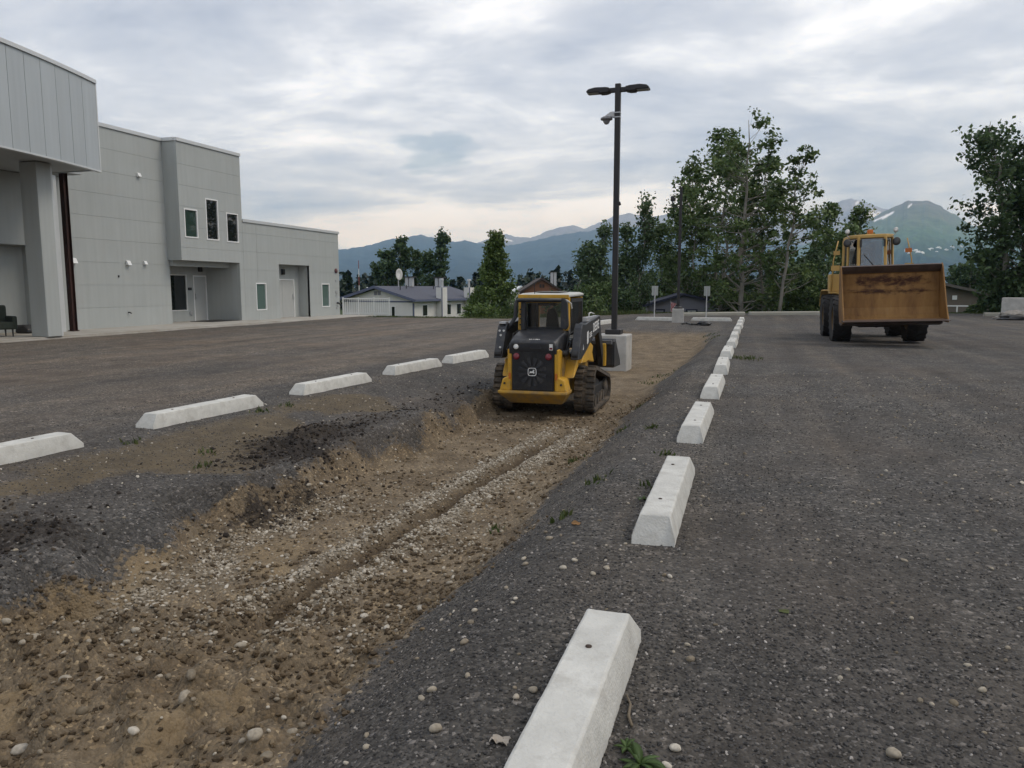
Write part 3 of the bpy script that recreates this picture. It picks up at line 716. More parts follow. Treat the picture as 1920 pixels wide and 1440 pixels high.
# entry recess
panel_wall(UB1, VB0 - .3, 29.9, FZ, 2.70, [(27.0, 28.48, .55, 2.14), (28.9, 29.78, FZ, 2.12)], first=3)
MB().box(UB1 - .1, UF - .125, 29.84, 29.96, 0, 2.70).build('entry_side_wall', M_WALL, B)
MB().box(UB1 - .1, UM - .13, VB0 - .32, VB0 - .02, 0, 2.70).build('entry_side_wall', M_WALL, B)
window(UB1, 27.0, 28.48, .55, 2.14, M_PANE, fr=0.04)
def door(u, v0, v1, z0, z1, hinge=1, leaf=1):
    d = MB().box(u - .06, u + .015, v0, v0 + .06, z0, z1).box(u - .06, u + .015, v1 - .06, v1, z0, z1).box(u - .06, u + .015, v0 + .06, v1 - .06, z1 - .06, z1).build('door', M_FRAMEW, B, bevel=.004)
    w = (v1 - v0 - .12) / leaf
    for k in range(leaf):
        a = v0 + .06 + w * k
        MB().box(u - .05, u - .01, a + .006, a + w - .006, z0 + .01, z1 - .066).build('door_leaf', M_DOOR, d)
        hx = a + (.07 if (hinge > 0) == (k == 0) else w - .07)
        MB().box(u - .012, u + .03, hx - .03, hx + .03, z0 + .95, z0 + 1.22).build('handle_plate', M_STEELG, d, bevel=.004)
        MB().tube([(u + .02, hx, z0 + 1.02), (u + .06, hx, z0 + 1.02), (u + .06, hx + .11 * hinge, z0 + 1.02)], .012, 8).build('handle', M_STEELG, d)
    return d
door(UB1, 28.9, 29.78, FZ, 2.12)
MB().box(UB1, UB1 + .13, 29.25, 29.42, 2.28, 2.52).build('wall_lantern', M_DARKM, B, bevel=.015)
MB().box(UB1, UB1 + .05, 28.55, 28.75, 1.45, 1.57).build('card_reader', M_DARKM, B, bevel=.01)
MB().box(UB1, UB1 + .06, 28.58, 28.74, .35, .52).build('wall_socket', M_STEELG, B, bevel=.01)
# second recess with a double door
panel_wall(UB2, 32.85, 35.6, 0.0, 2.74, [(33.0, 35.12, 0.0, 2.0)], first=3.5)
MB().box(UB2 - .1, UF - .125, 35.565, 35.69, 0, 2.74).build('recess_side_wall', M_WALL, B)
MB().box(UB2 - .1, UF - .125, 32.75, 32.874, 0, 2.74).build('recess_side_wall', M_WALL, B)
MB().box(UB2 - .1, UF - .125, 32.86, 35.58, 2.705, 2.80).build('recess_soffit', M_SOFF, B)
door(UB2, 33.0, 35.12, .02, 2.0, leaf=2)
MB().box(UB2, UB2 + .14, 33.98, 34.16, 2.22, 2.50).build('wall_lantern', M_DARKM, B, bevel=.015)
for k, a in enumerate(w_up): window(UF, *a, (M_PANE3, M_PANE, M_PANE)[k])
for a in w_lo:
    w = window(UF, *a, M_BLIND)
# blind drawn down behind the glass, dark gap below
# copings
def coping(pts, z, w=.16, name='coping'):
    for a, b in zip(pts, pts[1:]):
        a, b = Vector(a), Vector(b); d = (b - a).normalized(); nrm = Vector((d.y, -d.x)) * 1
        ring = lambda p: [(p.x + nrm.x * .05, p.y + nrm.y * .05, z - .07), (p.x + nrm.x * .05, p.y + nrm.y * .05, z + .06), (p.x - nrm.x * w, p.y - nrm.y * w, z + .06), (p.x - nrm.x * w, p.y - nrm.y * w, z - .07)]
        MB().loft([ring(a), ring(b)]).build(name, M_COPE, B)
coping([(UF, VB0 - .02), (UF, VB1 + .02)], ZT + .02)
coping([(UM, 20.6), (UM, VB0 + .02)], ZT + .02)
coping([(UF, VB1 - .0), (UF, VW1 + .05)], ZW + .02)
MB().box(UM, UF - .1, VB0 - .05, VB0 + .1, ZT - .05, ZT + .083).build('coping', M_COPE, B)
# bay's far return above the wing, roofs, far end wall, so that it is solid from the side
MB().box(UM - 6, UF - .13, VB1 - .12, VB1 - .003, ZW - .3, ZT).build('bay_far_wall', M_WALL, B)
MB().box(UM - 6, UF - .13, VW1 - .12, VW1 - .003, 0, ZW).build('end_wall', M_WALL, B)
MB().box(UM - 6, UF - .13, VB1, VW1 - .13, ZW - .12, ZW - .02).build('wing_roof', M_SOFF, B)
MB().box(UM - 14, UM - .19, 10, VB1 - .13, ZT - .15, ZT - .05).build('main_roof', M_SOFF, B)
# hooded vents, alarm bell, meters, spigots
def vent(u, v, z, s=.2):
    MB().prism([(u, z - s * .45), (u, z + s * .5), (u + s * .35, z + s * .42), (u + s * .75, z - s * .4)], 'y', v - s * .45, v + s * .45).build('hood_vent', M_FRAMEW, B, bevel=.01)
vent(UM, 24.8, 5.9, .17); vent(UM, 21.5, 2.5, .22); vent(UM, 24.0, 2.5, .2); vent(UM, 24.88, 2.53, .16)
MB().lathe([(0, 0), (.13, 0), (.13, .05), (.05, .09), (0, .09)], 'x', 16, (UF, 38.25, 2.5)).build('alarm_bell', surf('bell_red', (.12, .04, .04), .5), B, smooth=True)
for z, s in ((1.95, .1), (1.33, .16), (1.13, .13), (0.45, .09)):
    MB().box(UF, UF + .03, 38.25 - s * .6, 38.25 + s * .6, z - s * .5, z + s * .5).build('wall_sign_plate', M_STEELG, B, bevel=.005)
MB().tube([(UF, 38.3, .72), (UF + .1, 38.3, .72), (UF + .16, 38.38, .66)], .05, 10).build('standpipe', M_DARKM, B)
MB().tube([(UM, 23.9, .62), (UM + .08, 23.9, .62), (UM + .1, 23.95, .58)], .025, 8).build('spigot', M_DARKM, B)
MB().box(UM, UM + .03, 23.5, 23.55, 1.95, 2.03).build('wall_sensor', M_DARKM, B)
# curved metal canopy: real arc in plan
CZ0, CZ1 = 5.25, 7.93
cu = lambda v: -18.6 - 0.0185 * (v - 11.3) ** 2
vk = [5.0 + .62 * i for i in range(25)]; vk = [v for v in vk if v < 19.8] + [20.0]
for a, b in zip(vk, vk[1:]):
    a2, b2 = a + .006, b - .006
    mb = MB(); steps = 4
    rings = []
    for k in range(steps + 1):
        v = a2 + (b2 - a2) * k / steps; u = cu(v)
        rings.append([(u, v, CZ0), (u, v, CZ1), (u - .05, v, CZ1), (u - .05, v, CZ0)])
    mb.loft(rings).build('fascia_panel', M_FASC, B)
def band(z0, z1, du0, du1, name, mat, v0=5.0, v1=20.02):
    rings = []
    for k in range(41):
        v = v0 + (v1 - v0) * k / 40; u = cu(v); rings.append([(u + du0, v, z0), (u + du0, v, z1), (u - du1, v, z1), (u - du1, v, z0)])
    MB().loft(rings).build(name, mat, B, bevel=0)
band(CZ1 - .02, CZ1 + .09, .05, .25, 'canopy_coping', M_COPE)
band(CZ0 + .0, CZ1 - .05, -.056, .10, 'fascia_backing', M_JOINT)
band(CZ0 - .05, CZ0 - .002, .03, .12, 'drip_edge', M_COPE)
ue = cu(20.0)
MB().box(ue - .02, ue + .012, 19.985, 20.03, CZ0, CZ1).build('corner_trim', M_COPE, B)
MB().box(UM - .1, ue - .06, 19.95, 20.02, CZ0, CZ1).build('canopy_end', M_FASC, B)
rings = []
for k in range(21):
    v = 5 + 14.94 * k / 20; rings.append([(cu(v) - .11, v, CZ0 + .02), (UM - 3, v, CZ0 + .02), (UM - 3, v, CZ0 + .1), (cu(v) - .11, v, CZ0 + .1)])
MB().loft(rings).build('canopy_soffit', M_SOFF, B)
rings = []
for k in range(21):
    v = 5 + 14.94 * k / 20; rings.append([(cu(v) - .27, v, CZ1 - .1), (UM - 3, v, CZ1 - .1), (UM - 3, v, CZ1 - .02), (cu(v) - .27, v, CZ1 - .02)])
MB().loft(rings).build('canopy_roof', M_SOFF, B)
# canopy column, walls behind it, rusty unfinished column
MB().box(-20.95, -20.3, 17.92, 18.42, FZ, CZ0).build('canopy_column', M_WALL, B, bevel=.02)
MB().box(-20.9, -20.34, 18.42, 18.50, FZ, CZ0 - .01).build('downpipe_cover', M_COPE, B)
panel_wall(-22.9, 9, 20.0, 2.95, CZ0, [], first=6)
panel_wall(-23.6, 9, 20.2, FZ, 3.2, [], first=6)
MB().box(-23.5, -22.91, 9, 20, 2.95, 3.05).build('overhang_soffit', M_SOFF, B)
MB().box(UM - 1, UM - .0, 20.06, 21.18, FZ, ZT).build('corner_pier', M_WALL, B)
MB().box(-22.45, -22.2, 20.12, 20.32, FZ, CZ0).build('corner_pilaster', M_COPE, B)
st = MB(); x, y = -22.25, 20.66
st.box(x - .09, x + .09, y - .09, y - .078, FZ, CZ0 + .3).box(x - .09, x + .09, y + .078, y + .09, FZ, CZ0 + .3).box(x - .007, x + .007, y - .078, y + .078, FZ, CZ0 + .3)
st.build('steel_column', M_RUST, B)
MB().box(x - .12, x + .12, y - .12, y + .12, FZ, FZ + .03).build('base_plate', M_RUST, B)
MB().box(-23.3, -22.0, 20.03, 21.2, CZ0 + .12, CZ0 + .3).build('beam_end', M_SOFF, B)
window(-22.9, 17.0, 18.05, 3.75, 4.5, M_PANE)

# sidewalk slab along the building
sw = MB().box(-30, -20.35, 5, 38.9, -.15, .05).build('sidewalk', M_WALK, None, bevel=.02); tag(sw, kind='structure')
sw2 = MB().box(-24.2, -20.4, 8, 30.2, .052, FZ).build('entry_slab', M_WALK, sw, bevel=.01)
# chair and bag by the wall under the canopy
M_GREENC = surf('olive_fabric', (.035, .045, .035), .9, .3, 10)
ch = thing('armchair', 'dark green armchair by the wall under the canopy', 'armchair', (-21.9, 17.6, FZ), R(-20))
MB().box(-.35, .35, -.35, .35, .22, .45).build('seat', M_GREENC, ch, bevel=.05)
MB().box(-.35, -.2, -.35, .35, .40, .95).build('backrest', M_GREENC, ch, bevel=.06)
for s in (-1, 1):
    MB().box(-.3, .35, s * .36 - .07, s * .36 + .07, .22, .62).build('armrest', M_GREENC, ch, bevel=.04)
    for x in (-.28, .28): MB().cyl((x, s * .3, 0), (x, s * .3, .24), .018, .03, 8).build('leg', M_DARKM, ch)
MB().prism([(-.3, 0), (.25, 0), (.3, .12), (.05, .3), (-.12, .22), (-.25, .3)], 'y', -.15, .2).build('bag', M_DARKM, None, bevel=.06)
bg = bpy.data.objects['bag']; bg.location = (-22.7, 19.2, FZ); tag(bg, 'small dark bag lying beside the canopy column', 'bag')
mat_e = MB().box(-23.6, -22.4, 28.0, 29.9, FZ + .003, FZ + .022).build('door_mat', M_DARKM); tag(mat_e, 'black mat on the slab before the entry door', 'mat')

# white guard rail beyond the building's far corner
M_WHITE = surf('white_paint', (.72, .73, .71), .5, .08, 4, spec=.4)
def railing(p0, p1, label, name='railing', hgt=.95, n=14):
    p0, p1 = Vector(p0), Vector(p1); L = (p1 - p0).length; t = thing(name, label, 'railing', p0, math.atan2((p1 - p0).y, (p1 - p0).x))
    MB().box(0, L, -.025, .025, hgt - .06, hgt).build('top_rail', M_WHITE, t, bevel=.008)
    MB().box(.02, L - .02, -.02, .02, .08, .13).build('bottom_rail', M_WHITE, t)
    for k in range(n + 1):
        x = .03 + (L - .06) * k / n; w = .035 if k % 7 == 0 else .014
        MB().box(x - w, x + w, -w, w, .0 if w > .02 else .13, hgt + .05 if w > .02 else hgt - .06).build('post' if w > .02 else 'baluster', M_WHITE, t)
    return t
railing((-22.2, 38.72, .03), (-19.7, 39.6, .0), 'white metal railing between the grey building and the white house', n=21)

# ------------------------------------------------------------------ light poles
M_POLE = surf('bronze_pole_paint', (.022, .021, .022), .5, .15, 3, spec=.45)
M_LENS = surf('lamp_lens', (.35, .35, .33), .3, .05)
def pole_base(t, w, h, z0, ch=.05):
    MB().box(-w / 2, w / 2, -w / 2, w / 2, z0, h).build('concrete_base', M_CONC2, t, bevel=ch)
PX, PY = -3.42, 19.65
lp = thing('light_pole', 'tall dark square light pole with two lamp heads on a concrete block', 'light pole', (PX, PY, 0), R(-1))
pole_base(lp, .80, .37, -.75, .03)
MB().box(-.2, .2, -.2, .2, .372, .50).build('base_cover', M_POLE, lp, bevel=.02)
MB().box(-.068, .068, -.068, .068, .5, 6.56).build('pole', M_POLE, lp, bevel=.012)
for s in (-1, 1):
    MB().box(.068 if s > 0 else -.22, .22 if s > 0 else -.068, -.045, .045, 6.36, 6.47).build('arm', M_POLE, lp, bevel=.008)
    prof = [(.20, 6.37), (.20, 6.46), (.30, 6.48), (.55, 6.49), (.72, 6.46), (.78, 6.41), (.77, 6.375), (.45, 6.37), (.44, 6.345), (.30, 6.345)]
    h = MB().prism([(s * a, b) for a, b in prof], 'y', -.15, .15).build('lamp_head', M_POLE, lp, bevel=.025)
    MB().box(min(s * .48, s * .76), max(s * .48, s * .76), -.11, .11, 6.362, 6.372).build('lens', M_LENS, h)
    MB().prism([(s * .46, 6.49), (s * .6, 6.502), (s * .72, 6.465), (s * .6, 6.475)], 'y', -.03, .03).build('fin', M_POLE, h)
cm = MB().prism([(-.07, 5.74), (-.07, 5.9), (-.17, 5.9), (-.30, 5.82), (-.34, 5.74), (-.22, 5.74), (-.16, 5.78)], 'y', -.06, .06).build('security_camera', surf('camera_white', (.55, .56, .57), .4), lp, bevel=.015)
MB().lathe([(0, 5.60), (.05, 5.62), (.085, 5.67), (.09, 5.72), (.15, 5.72), (.15, 5.76), (.08, 5.80), (0, 5.80)], 'z', 16, (-.28, 0, 0)).build('camera_dome', surf('dome_grey', (.25, .25, .26), .25), cm, smooth=True)
for z in (5.76, 5.87): MB().box(-.074, .074, -.074, .074, z - .012, z + .012).build('strap', M_STEELG, lp)
MB().box(-.03, .03, -.075, -.067, .75, .9).build('hand_hole_cover', M_POLE, lp)
MB().cyl((.1, 0, 3.62), (.07, 0, 3.7), .03, .03, 8).build('photocell', M_POLE, lp)
lp2 = thing('light_pole', 'slimmer dark light pole on a white concrete base near the far signs', 'light pole', (-3.3, 35.6, 0), R(5))
pole_base(lp2, .52, .62, -.4, .02)
MB().lathe([(0, .622), (.2, .622), (.2, .68), (.12, .74), (.12, .80), (0, .80)], 'z', 16).build('base_cover', M_POLE, lp2)
MB().box(-.065, .065, -.065, .065, .80, 6.0).build('pole', M_POLE, lp2, bevel=.01)
MB().tube([(-.06, 0, 5.15), (-.33, 0, 5.15), (-.36, 0, 5.3), (-.36, 0, 5.42)], .025, 8).build('bracket', M_POLE, lp2)
MB().prism([(-.46, 5.42), (-.44, 5.62), (-.28, 5.60), (-.24, 5.44), (-.3, 5.38)], 'y', -.1, .1).build('flood_lamp', M_POLE, lp2, bevel=.03)

# signs seen from behind
M_SIGN = surf('bare_sign_back', (.40, .43, .40), .45, .08, 3, metal=.3)
def sign(u, v, label, rz):
    t = thing('parking_sign', label, 'sign', (u, v, ground_z(u, v)), rz, 'signs behind the crosswise wheel stops')
    MB().tube([(0, 0, -.1), (0, 0, 1.62)], .026, 8).build('post', M_STEELG, t)
    MB().prism([(-.15, 1.18), (.15, 1.18), (.15, 1.64), (-.15, 1.64)], 'y', .03, .036).build('panel', M_SIGN, t, bevel=.002)
    for z in (1.28, 1.54): MB().box(-.02, .02, -.035, .045, z - .015, z + .015).build('bolt', M_STEELG, t)
    MB().lathe([(0, 0), (.22, 0), (.2, .05), (.05, .07), (0, .07)], 'z', 16, (0, 0, 0)).build('footing', M_CONC, t)
sign(-4.62, 37.75, 'grey-green sign on a thin post left of the small light pole', R(8))
sign(-2.2, 38.1, 'grey-green sign on a thin post right of the small light pole', R(-14))

# logs / kerbs closing the far edge of the lot
M_LOGC = surf('weathered_timber', (.34, .33, .28), .9, .25, 2, stretch=(.3, 3, 3), bump=.3, bscale=20)
def kerb_log(p0, p1, label, w=.26, h=.15):
    p0, p1 = Vector(p0), Vector(p1); L = (p1 - p0).length
    o = MB().prism([(-w / 2, -.1), (w / 2, -.1), (w / 2, h * .7), (w * .35, h), (-w * .35, h), (-w / 2, h * .7)], 'x', 0, L).build('kerb_beam', M_LOGC, bevel=.02)
    o.location = p0; d = p1 - p0; o.rotation_euler = (0, -math.atan2(d.z, math.hypot(d.x, d.y)), math.atan2(d.y, d.x)); tag(o, label, 'kerb beam', 'beams closing the far edge of the lot')
kerb_log((-4.3, 44.3, .02), (-.55, 46.2, .05), 'long pale beam on the far lot edge left of the tree cluster foot')
kerb_log((-.3, 46.4, .05), (4.4, 47.8, .08), 'long pale beam on the far lot edge between tree cluster and wheel loader')
kerb_log((12.2, 48.8, .05), (16.5, 49.2, .05), 'pale beam on the far lot edge right of the wheel loader')

# concrete block and rubble at the right edge
cb = thing('concrete_block', 'pale stepped concrete block standing beside the rubble at the right edge', 'concrete block', (13.0, 46.2, 0), R(-20))
MB().box(-.62, .55, -.45, .45, -.2, 1.05).build('block', M_CONC2, cb, bevel=.03)
MB().box(.56, .85, -.4, .4, -.2, .72).build('step', M_CONC2, cb, bevel=.03)
MB().box(.3, .9, -.42, .42, .73, .80).build('slab', M_CONC2, cb, bevel=.01)
rsr = random.Random(4)
def lump(sx, sy, sz, seed, sub=3, amp=.35, fr=1.3):
    bm = bmesh.new(); bmesh.ops.create_icosphere(bm, subdivisions=sub, radius=1)
    for w in bm.verts:
        d = mnoise.fractal(w.co * fr + Vector((seed * 5.3, seed, 0)), 1.0, 2.0, 4) * amp
        w.co = Vector((w.co.x * sx, w.co.y * sy, w.co.z * sz)) * (1 + d)
    return bm
def bm_obj(name, bm, mat, parent=None, smooth=True):
    me = bpy.data.meshes.new(name); bm.to_mesh(me); bm.free(); me.materials.append(mat)
    if smooth: me.shade_smooth()
    o = bpy.data.objects.new(name, me); return link(o, parent)
M_RUB = surf('rubble_grey', (.27, .25, .22), .95, .35, 6, bump=.6, bscale=25)
rub = bm_obj('rubble_pile', lump(1.3, .8, .36, 3, 4, .5, 2.2), M_RUB); rub.location = (12.9, 44.2, .02); tag(rub, 'low heap of grey rubble at the right edge of the lot', 'rubble pile')
tarp = bm_obj('tarp', lump(.7, .35, .16, 8, 3, .6, 1.8), M_DARKM); tarp.location = (12.2, 43.0, .08); tag(tarp, 'crumpled dark tarp in front of the rubble', 'tarp')
hose = MB()
pts = [(-2.9 + .9 * t + .05 * math.sin(t * 30), 33.2 + .5 * math.sin(t * 9) - t * .3, .05 + .03 * abs(math.sin(t * 14))) for t in [i / 40 for i in range(41)]]
hose.tube(pts, .035, 6)
o = hose.build('corrugated_hose', M_DARKM, smooth=True); tag(o, 'dark hose lying on the ground right of the small pole base', 'hose'); o.location.z = .0
o = bm_obj('black_bag', lump(.26, .2, .10, 2, 3, .5, 1.8), M_DARKM); o.location = (-1.95, 32.8, .1); tag(o, 'crumpled black bag on the ground near the small pole base', 'bag')

# ------------------------------------------------------------------ houses below the lot
M_SID = surf('off_white_siding', (.66, .65, .62), .7, .06, 1.5)
M_SHIN = surf('slate_blue_shingle', (.085, .09, .115), .9, .22, 5, bump=.4, bscale=14)
M_TRIM = surf('blue_trim', (.10, .115, .18), .6, .1)
M_BRN = surf('red_brown_siding', (.22, .095, .05), .8, .15, 2, stretch=(6, 6, .3))
M_BROOF = surf('brown_shingle', (.06, .045, .04), .9, .2, 5)
M_GRY = surf('grey_siding', (.23, .23, .265), .8, .08, 1.5)
M_NAVY = surf('navy_roof', (.028, .032, .06), .75, .2, 4)
M_TAU = surf('taupe_siding', (.15, .128, .105), .85, .1, 2)
M_TROOF = surf('grey_brown_roof', (.12, .11, .10), .9, .15, 3)
def hframe(px, depth, rz, z, name, label):
    p = at(px, 540, depth); return thing(name, label, 'house', (p.x, p.y, z), rz)
def gable_house(t, w, d, eave, ridge, wall, roof, trim, over=.5, th=.18):
    """gable end faces local -y; width w along x, depth d along y"""
    MB().prism([(-w / 2, -1.5), (w / 2, -1.5), (w / 2, eave), (0, ridge - .1), (-w / 2, eave)], 'y', 0, d).build('wall', wall, t)
    k = (ridge - eave) / (w / 2); ox = w / 2 + over
    r = MB().prism([(-ox, eave - over * k + .02), (0, ridge + .02), (ox, eave - over * k + .02), (ox, eave - over * k + th), (0, ridge + th + .02), (-ox, eave - over * k + th)], 'y', -over, d + over).build('roof', roof, t)
    for s in (-1, 1):
        MB().prism([(s * ox, eave - over * k - .06), (0, ridge - .06), (0, ridge + th + .05), (s * ox, eave - over * k + th + .05)], 'y', -over - .06, -over - .005).build('bargeboard', trim, t)
        MB().box(s * ox - (0 if s > 0 else .06), s * ox + (.06 if s > 0 else 0), -over, d + over, eave - over * k - .02, eave - over * k + th + .03).build('gutter', trim, t)
    return r
def hwin(t, x0, x1, z0, z1, y=-.03, face='y', pane=None, fr=.07):
    f = MB()
    def bx(a, b, c, d_, e, g):
        if face == 'y': f.box(a, b, y - .03, y + .05, e, g)
        else: f.box(y - .05, y + .03, a, b, e, g)
    bx(x0 - fr, x0, 0, 0, z0 - fr, z1 + fr); bx(x1, x1 + fr, 0, 0, z0 - fr, z1 + fr); bx(x0, x1, 0, 0, z0 - fr, z0); bx(x0, x1, 0, 0, z1, z1 + fr)
    w = f.build('window', M_FRAMEW, t); m = MB()
    if face == 'y': m.box(x0, x1, y - .01, y + .03, z0, z1)
    else: m.box(y - .03, y + .01, x0, x1, z0, z1)
    m.build('pane', pane or M_PANE, w); return w
HZ = -2.7
# white house: gable towards the lot, long side on the right with two chimney boxes
hp = at(708, 566, 88)
wh = thing('white_house', 'white house with slate blue roof and two chimney boxes below the lot', 'house', (hp.x, hp.y, HZ), YAW - R(28)); wh.scale = (1.08,) * 3
gable_house(wh, 9.2, 13.5, 2.72, 3.95, M_SID, M_SHIN, M_TRIM, .55)
for x0 in (-.42, .06): MB().box(x0, x0 + .36, -.06, .02, 3.2, 3.6).build('louvre', M_GRY, wh)
MB().box(-4.6, 4.6, -.05, .0, 2.46, 2.6).build('trim_board', M_TRIM, wh)
hwin(wh, 1.85, 2.25, .9, 2.0)
MB().box(4.5, 4.64, -.04, .1, -1.5, 2.4).build('corner_board', M_TRIM, wh)
for y0 in (1.6, 6.2, 8.3, 11.6): hwin(wh, y0, y0 + .85, 1.05, 2.15, 4.62, 'x')
for y0 in (4.2, 9.9):
    c = MB().box(4.6, 5.3, y0, y0 + 1.1, -1.5, 4.0).build('chimney_box', M_SID, wh)
    MB().box(5.3, 5.36, y0 - .03, y0 + .09, -1.5, 4.0).build('corner_board', M_TRIM, c)
    MB().cyl((4.95, y0 + .55, 4.0), (4.95, y0 + .55, 4.75), .12, .12, 10).build('flue', M_STEELG, c)
    MB().cyl((4.95, y0 + .55, 4.75), (4.95, y0 + .55, 4.95), .24, .2, 10).build('flue_cap', M_STEELG, c)
for y0 in (5.5, 11.5):
    for dx in (0, .55):
        MB().box(-.4 + dx, .0 + dx, y0, y0 + .4, 4.1, 5.1).build('roof_vent', M_STEELG, wh)
    MB().box(-.6, .8, y0 - .15, y0 + .55, 5.1, 5.22).build('vent_cap', M_DARKM, wh)
for x0, y0 in ((1.5, 2.0), (1.0, 3.8), (1.2, 8.8)): MB().cyl((x0, y0, 3.4), (x0, y0, 4.3 - .05 * x0), .06, .06, 8).build('roof_pipe', M_DARKM, wh)
MB().lathe([(0, -.12), (.35, -.06), (.62, .06), (.60, .08), (.35, -.02), (0, -.08)], 'x', 18, (.6, 3.0, 5.4)).build('satellite_dish', surf('dish', (.6, .6, .58), .5), wh, smooth=True)
MB().tube([(.55, 3.0, 4.1), (.5, 3.0, 5.35)], .05, 8).build('dish_mast', M_STEELG, wh)
# red-brown house behind the tracked loader
hp = at(1016, 555, 115)
rb = thing('brown_house', 'red-brown gabled house showing behind the tracked loader roof', 'house', (hp.x, hp.y, -3.4), YAW + R(3))
gable_house(rb, 5.4, 10, 4.6, 6.25, M_BRN, M_BROOF, M_BROOF, .5)
for x0 in (-.35, .05): MB().box(x0, x0 + .3, -.05, .02, 5.0, 5.5).build('louvre', M_BROOF, rb)
for dx in (1.6, 2.1): MB().box(dx, dx + .4, 3, 3.4, 5.2, 7.3).build('roof_vent', M_STEELG, rb)
MB().box(1.45, 2.65, 2.9, 3.5, 7.3, 7.42).build('vent_cap', M_DARKM, rb)
# grey house with navy roof behind the small light pole
hp = at(1280, 585, 57)
gh = thing('grey_house', 'low grey house with navy roof and a small flag behind the signs', 'house', (hp.x, hp.y, -1.5), YAW + R(-8))
MB().prism([(-2.5, -1), (2.4, -1), (2.4, 2.0), (0, 2.5), (-2.5, 1.75)], 'y', 0, 6).build('wall', M_GRY, gh)
MB().prism([(-2.9, 1.65), (0, 2.52), (2.8, 1.93), (2.8, 2.07), (0, 2.68), (-2.9, 1.80)], 'y', -.45, 6.5).build('roof', M_NAVY, gh)
for x0, x1, mt in ((-1.95, -1.4, M_GRY), (.35, .95, M_FRAMEW)):
    d = MB().box(x0 - .12, x0, -.06, .0, -1, 1.4).box(x1, x1 + .12, -.06, 0, -1, 1.4).box(x0 - .12, x1 + .12, -.06, 0, 1.4, 1.5).build('door_frame', M_NAVY, gh)
    MB().box(x0, x1, -.04, .01, -1, 1.4).build('door', mt, d)
flag = thing('flag', 'small striped flag hanging from a pole on the grey house', 'flag', (gh.location.x, gh.location.y, 0), YAW)
m, n, l, p = new_mat('striped_flag'); g_ = N(n, 'ShaderNodeTexCoord'); sx = N(n, 'ShaderNodeSeparateXYZ'); l.new(g_.outputs['Object'], sx.inputs[0])
s1 = math_n(n, l, 'SINE', math_n(n, l, 'MULTIPLY', math_n(n, l, 'ADD', sx.outputs[0], math_n(n, l, 'MULTIPLY', sx.outputs[2], .35)), 60.0))
rr = N(n, 'ShaderNodeValToRGB'); ramp_set(rr, [(0.45, (.42, .05, .06)), (.55, (.65, .62, .6))]); l.new(s1, rr.inputs[0]); l.new(rr.outputs[0], p.inputs['Base Color'])
M_FLAG = m
fw_ = MB(); fw_.loft([[(x, .04 * math.sin(x * 14 + z * 3), z + x * -.35) for z in (-.75, -.4, 0)] + [(x, .04 * math.sin(x * 14 + z * 3) + .012, z + x * -.35) for z in (0, -.4, -.75)] for x in [i * .05 for i in range(9)]])
fo = fw_.build('flag_cloth', M_FLAG, flag); MB().tube([(0, 0, -1.3), (-.02, 0, .15)], .015, 6).build('flag_staff', M_STEELG, flag)
fp = at(1258, 566, 55.2); flag.location = (fp.x, fp.y, fp.z)
# brown house at the right with a white framed garage door
hp = at(1790, 580, 63)
th_ = thing('taupe_house', 'low taupe house with white framed garage door right of the loader bucket', 'house', (hp.x, hp.y, -.75), YAW + R(-14))
MB().prism([(-6.5, -1), (4.0, -1), (4.0, 1.35), (-1.6, 2.6), (-6.5, 1.5)], 'y', 0, 8).build('wall', M_TAU, th_)
MB().prism([(-7, 1.35), (-1.6, 2.62), (4.6, 1.2), (4.6, 1.38), (-1.6, 2.86), (-7, 1.55)], 'y', -.6, 8.5).build('roof', M_TROOF, th_)
g = MB()
for x in (-.95, .15, 1.2): g.box(x - .05, x + .05, -.08, -.0, -1, .8)
g.box(-1.0, 1.25, -.08, 0, .8, .9)
gd = g.build('garage_frame', M_FRAMEW, th_)
for a, b in ((-.9, .1), (.2, 1.15)): MB().box(a, b, -.05, .0, -1, .8).build('garage_door', M_TAU, gd)
MB().box(-.25, .1, -.06, 0, 1.35, 1.7).build('wall_lamp', M_FRAMEW, th_)
# far houses at the left gap and behind the trees
def far_house(px, py, depth, w, h, rz, label, wall, roof):
    p = at(px, py, depth); t = thing('far_house', label, 'house', (p.x, p.y, -3.0), YAW + rz)
    MB().prism([(-w / 2, -4), (w / 2, -4), (w / 2, h * .6), (0, h), (-w / 2, h * .6)], 'y', 0, w * 1.3).build('wall', wall, t)
    MB().prism([(-w * .56, h * .58), (0, h + .05), (w * .56, h * .58), (w * .56, h * .58 + .3), (0, h + .35), (-w * .56, h * .58 + .3)], 'y', -.5, w * 1.3 + .5).build('roof', roof, t)
    hwin(t, -w * .22, -w * .05, h * .15, h * .45)
far_house(648, 545, 170, 7, 4.6, R(20), 'small far house with grey roof beside the building corner', M_SID, M_TROOF)
far_house(688, 541, 200, 6, 4.4, R(-12), 'small far pale house right of the utility mast', M_SID, M_SID)
far_house(978, 538, 190, 6, 4.7, R(10), 'far pale roofed house left of the red-brown gable', M_SID, M_FRAMEW)
mp_ = at(673, 525, 160)
mast = thing('radio_mast', 'thin red and white mast far behind the railing', 'mast', (mp_.x, mp_.y, -3), 0)
for k in range(6): MB().cyl((0, 0, k * 1.7), (0, 0, k * 1.7 + 1.7), .13 - .012 * k, .12 - .012 * k, 8).build('mast_section', (M_WHITE, surf('mast_red', (.25, .06, .05), .6))[k % 2] if k > 2 else M_WHITE, mast)
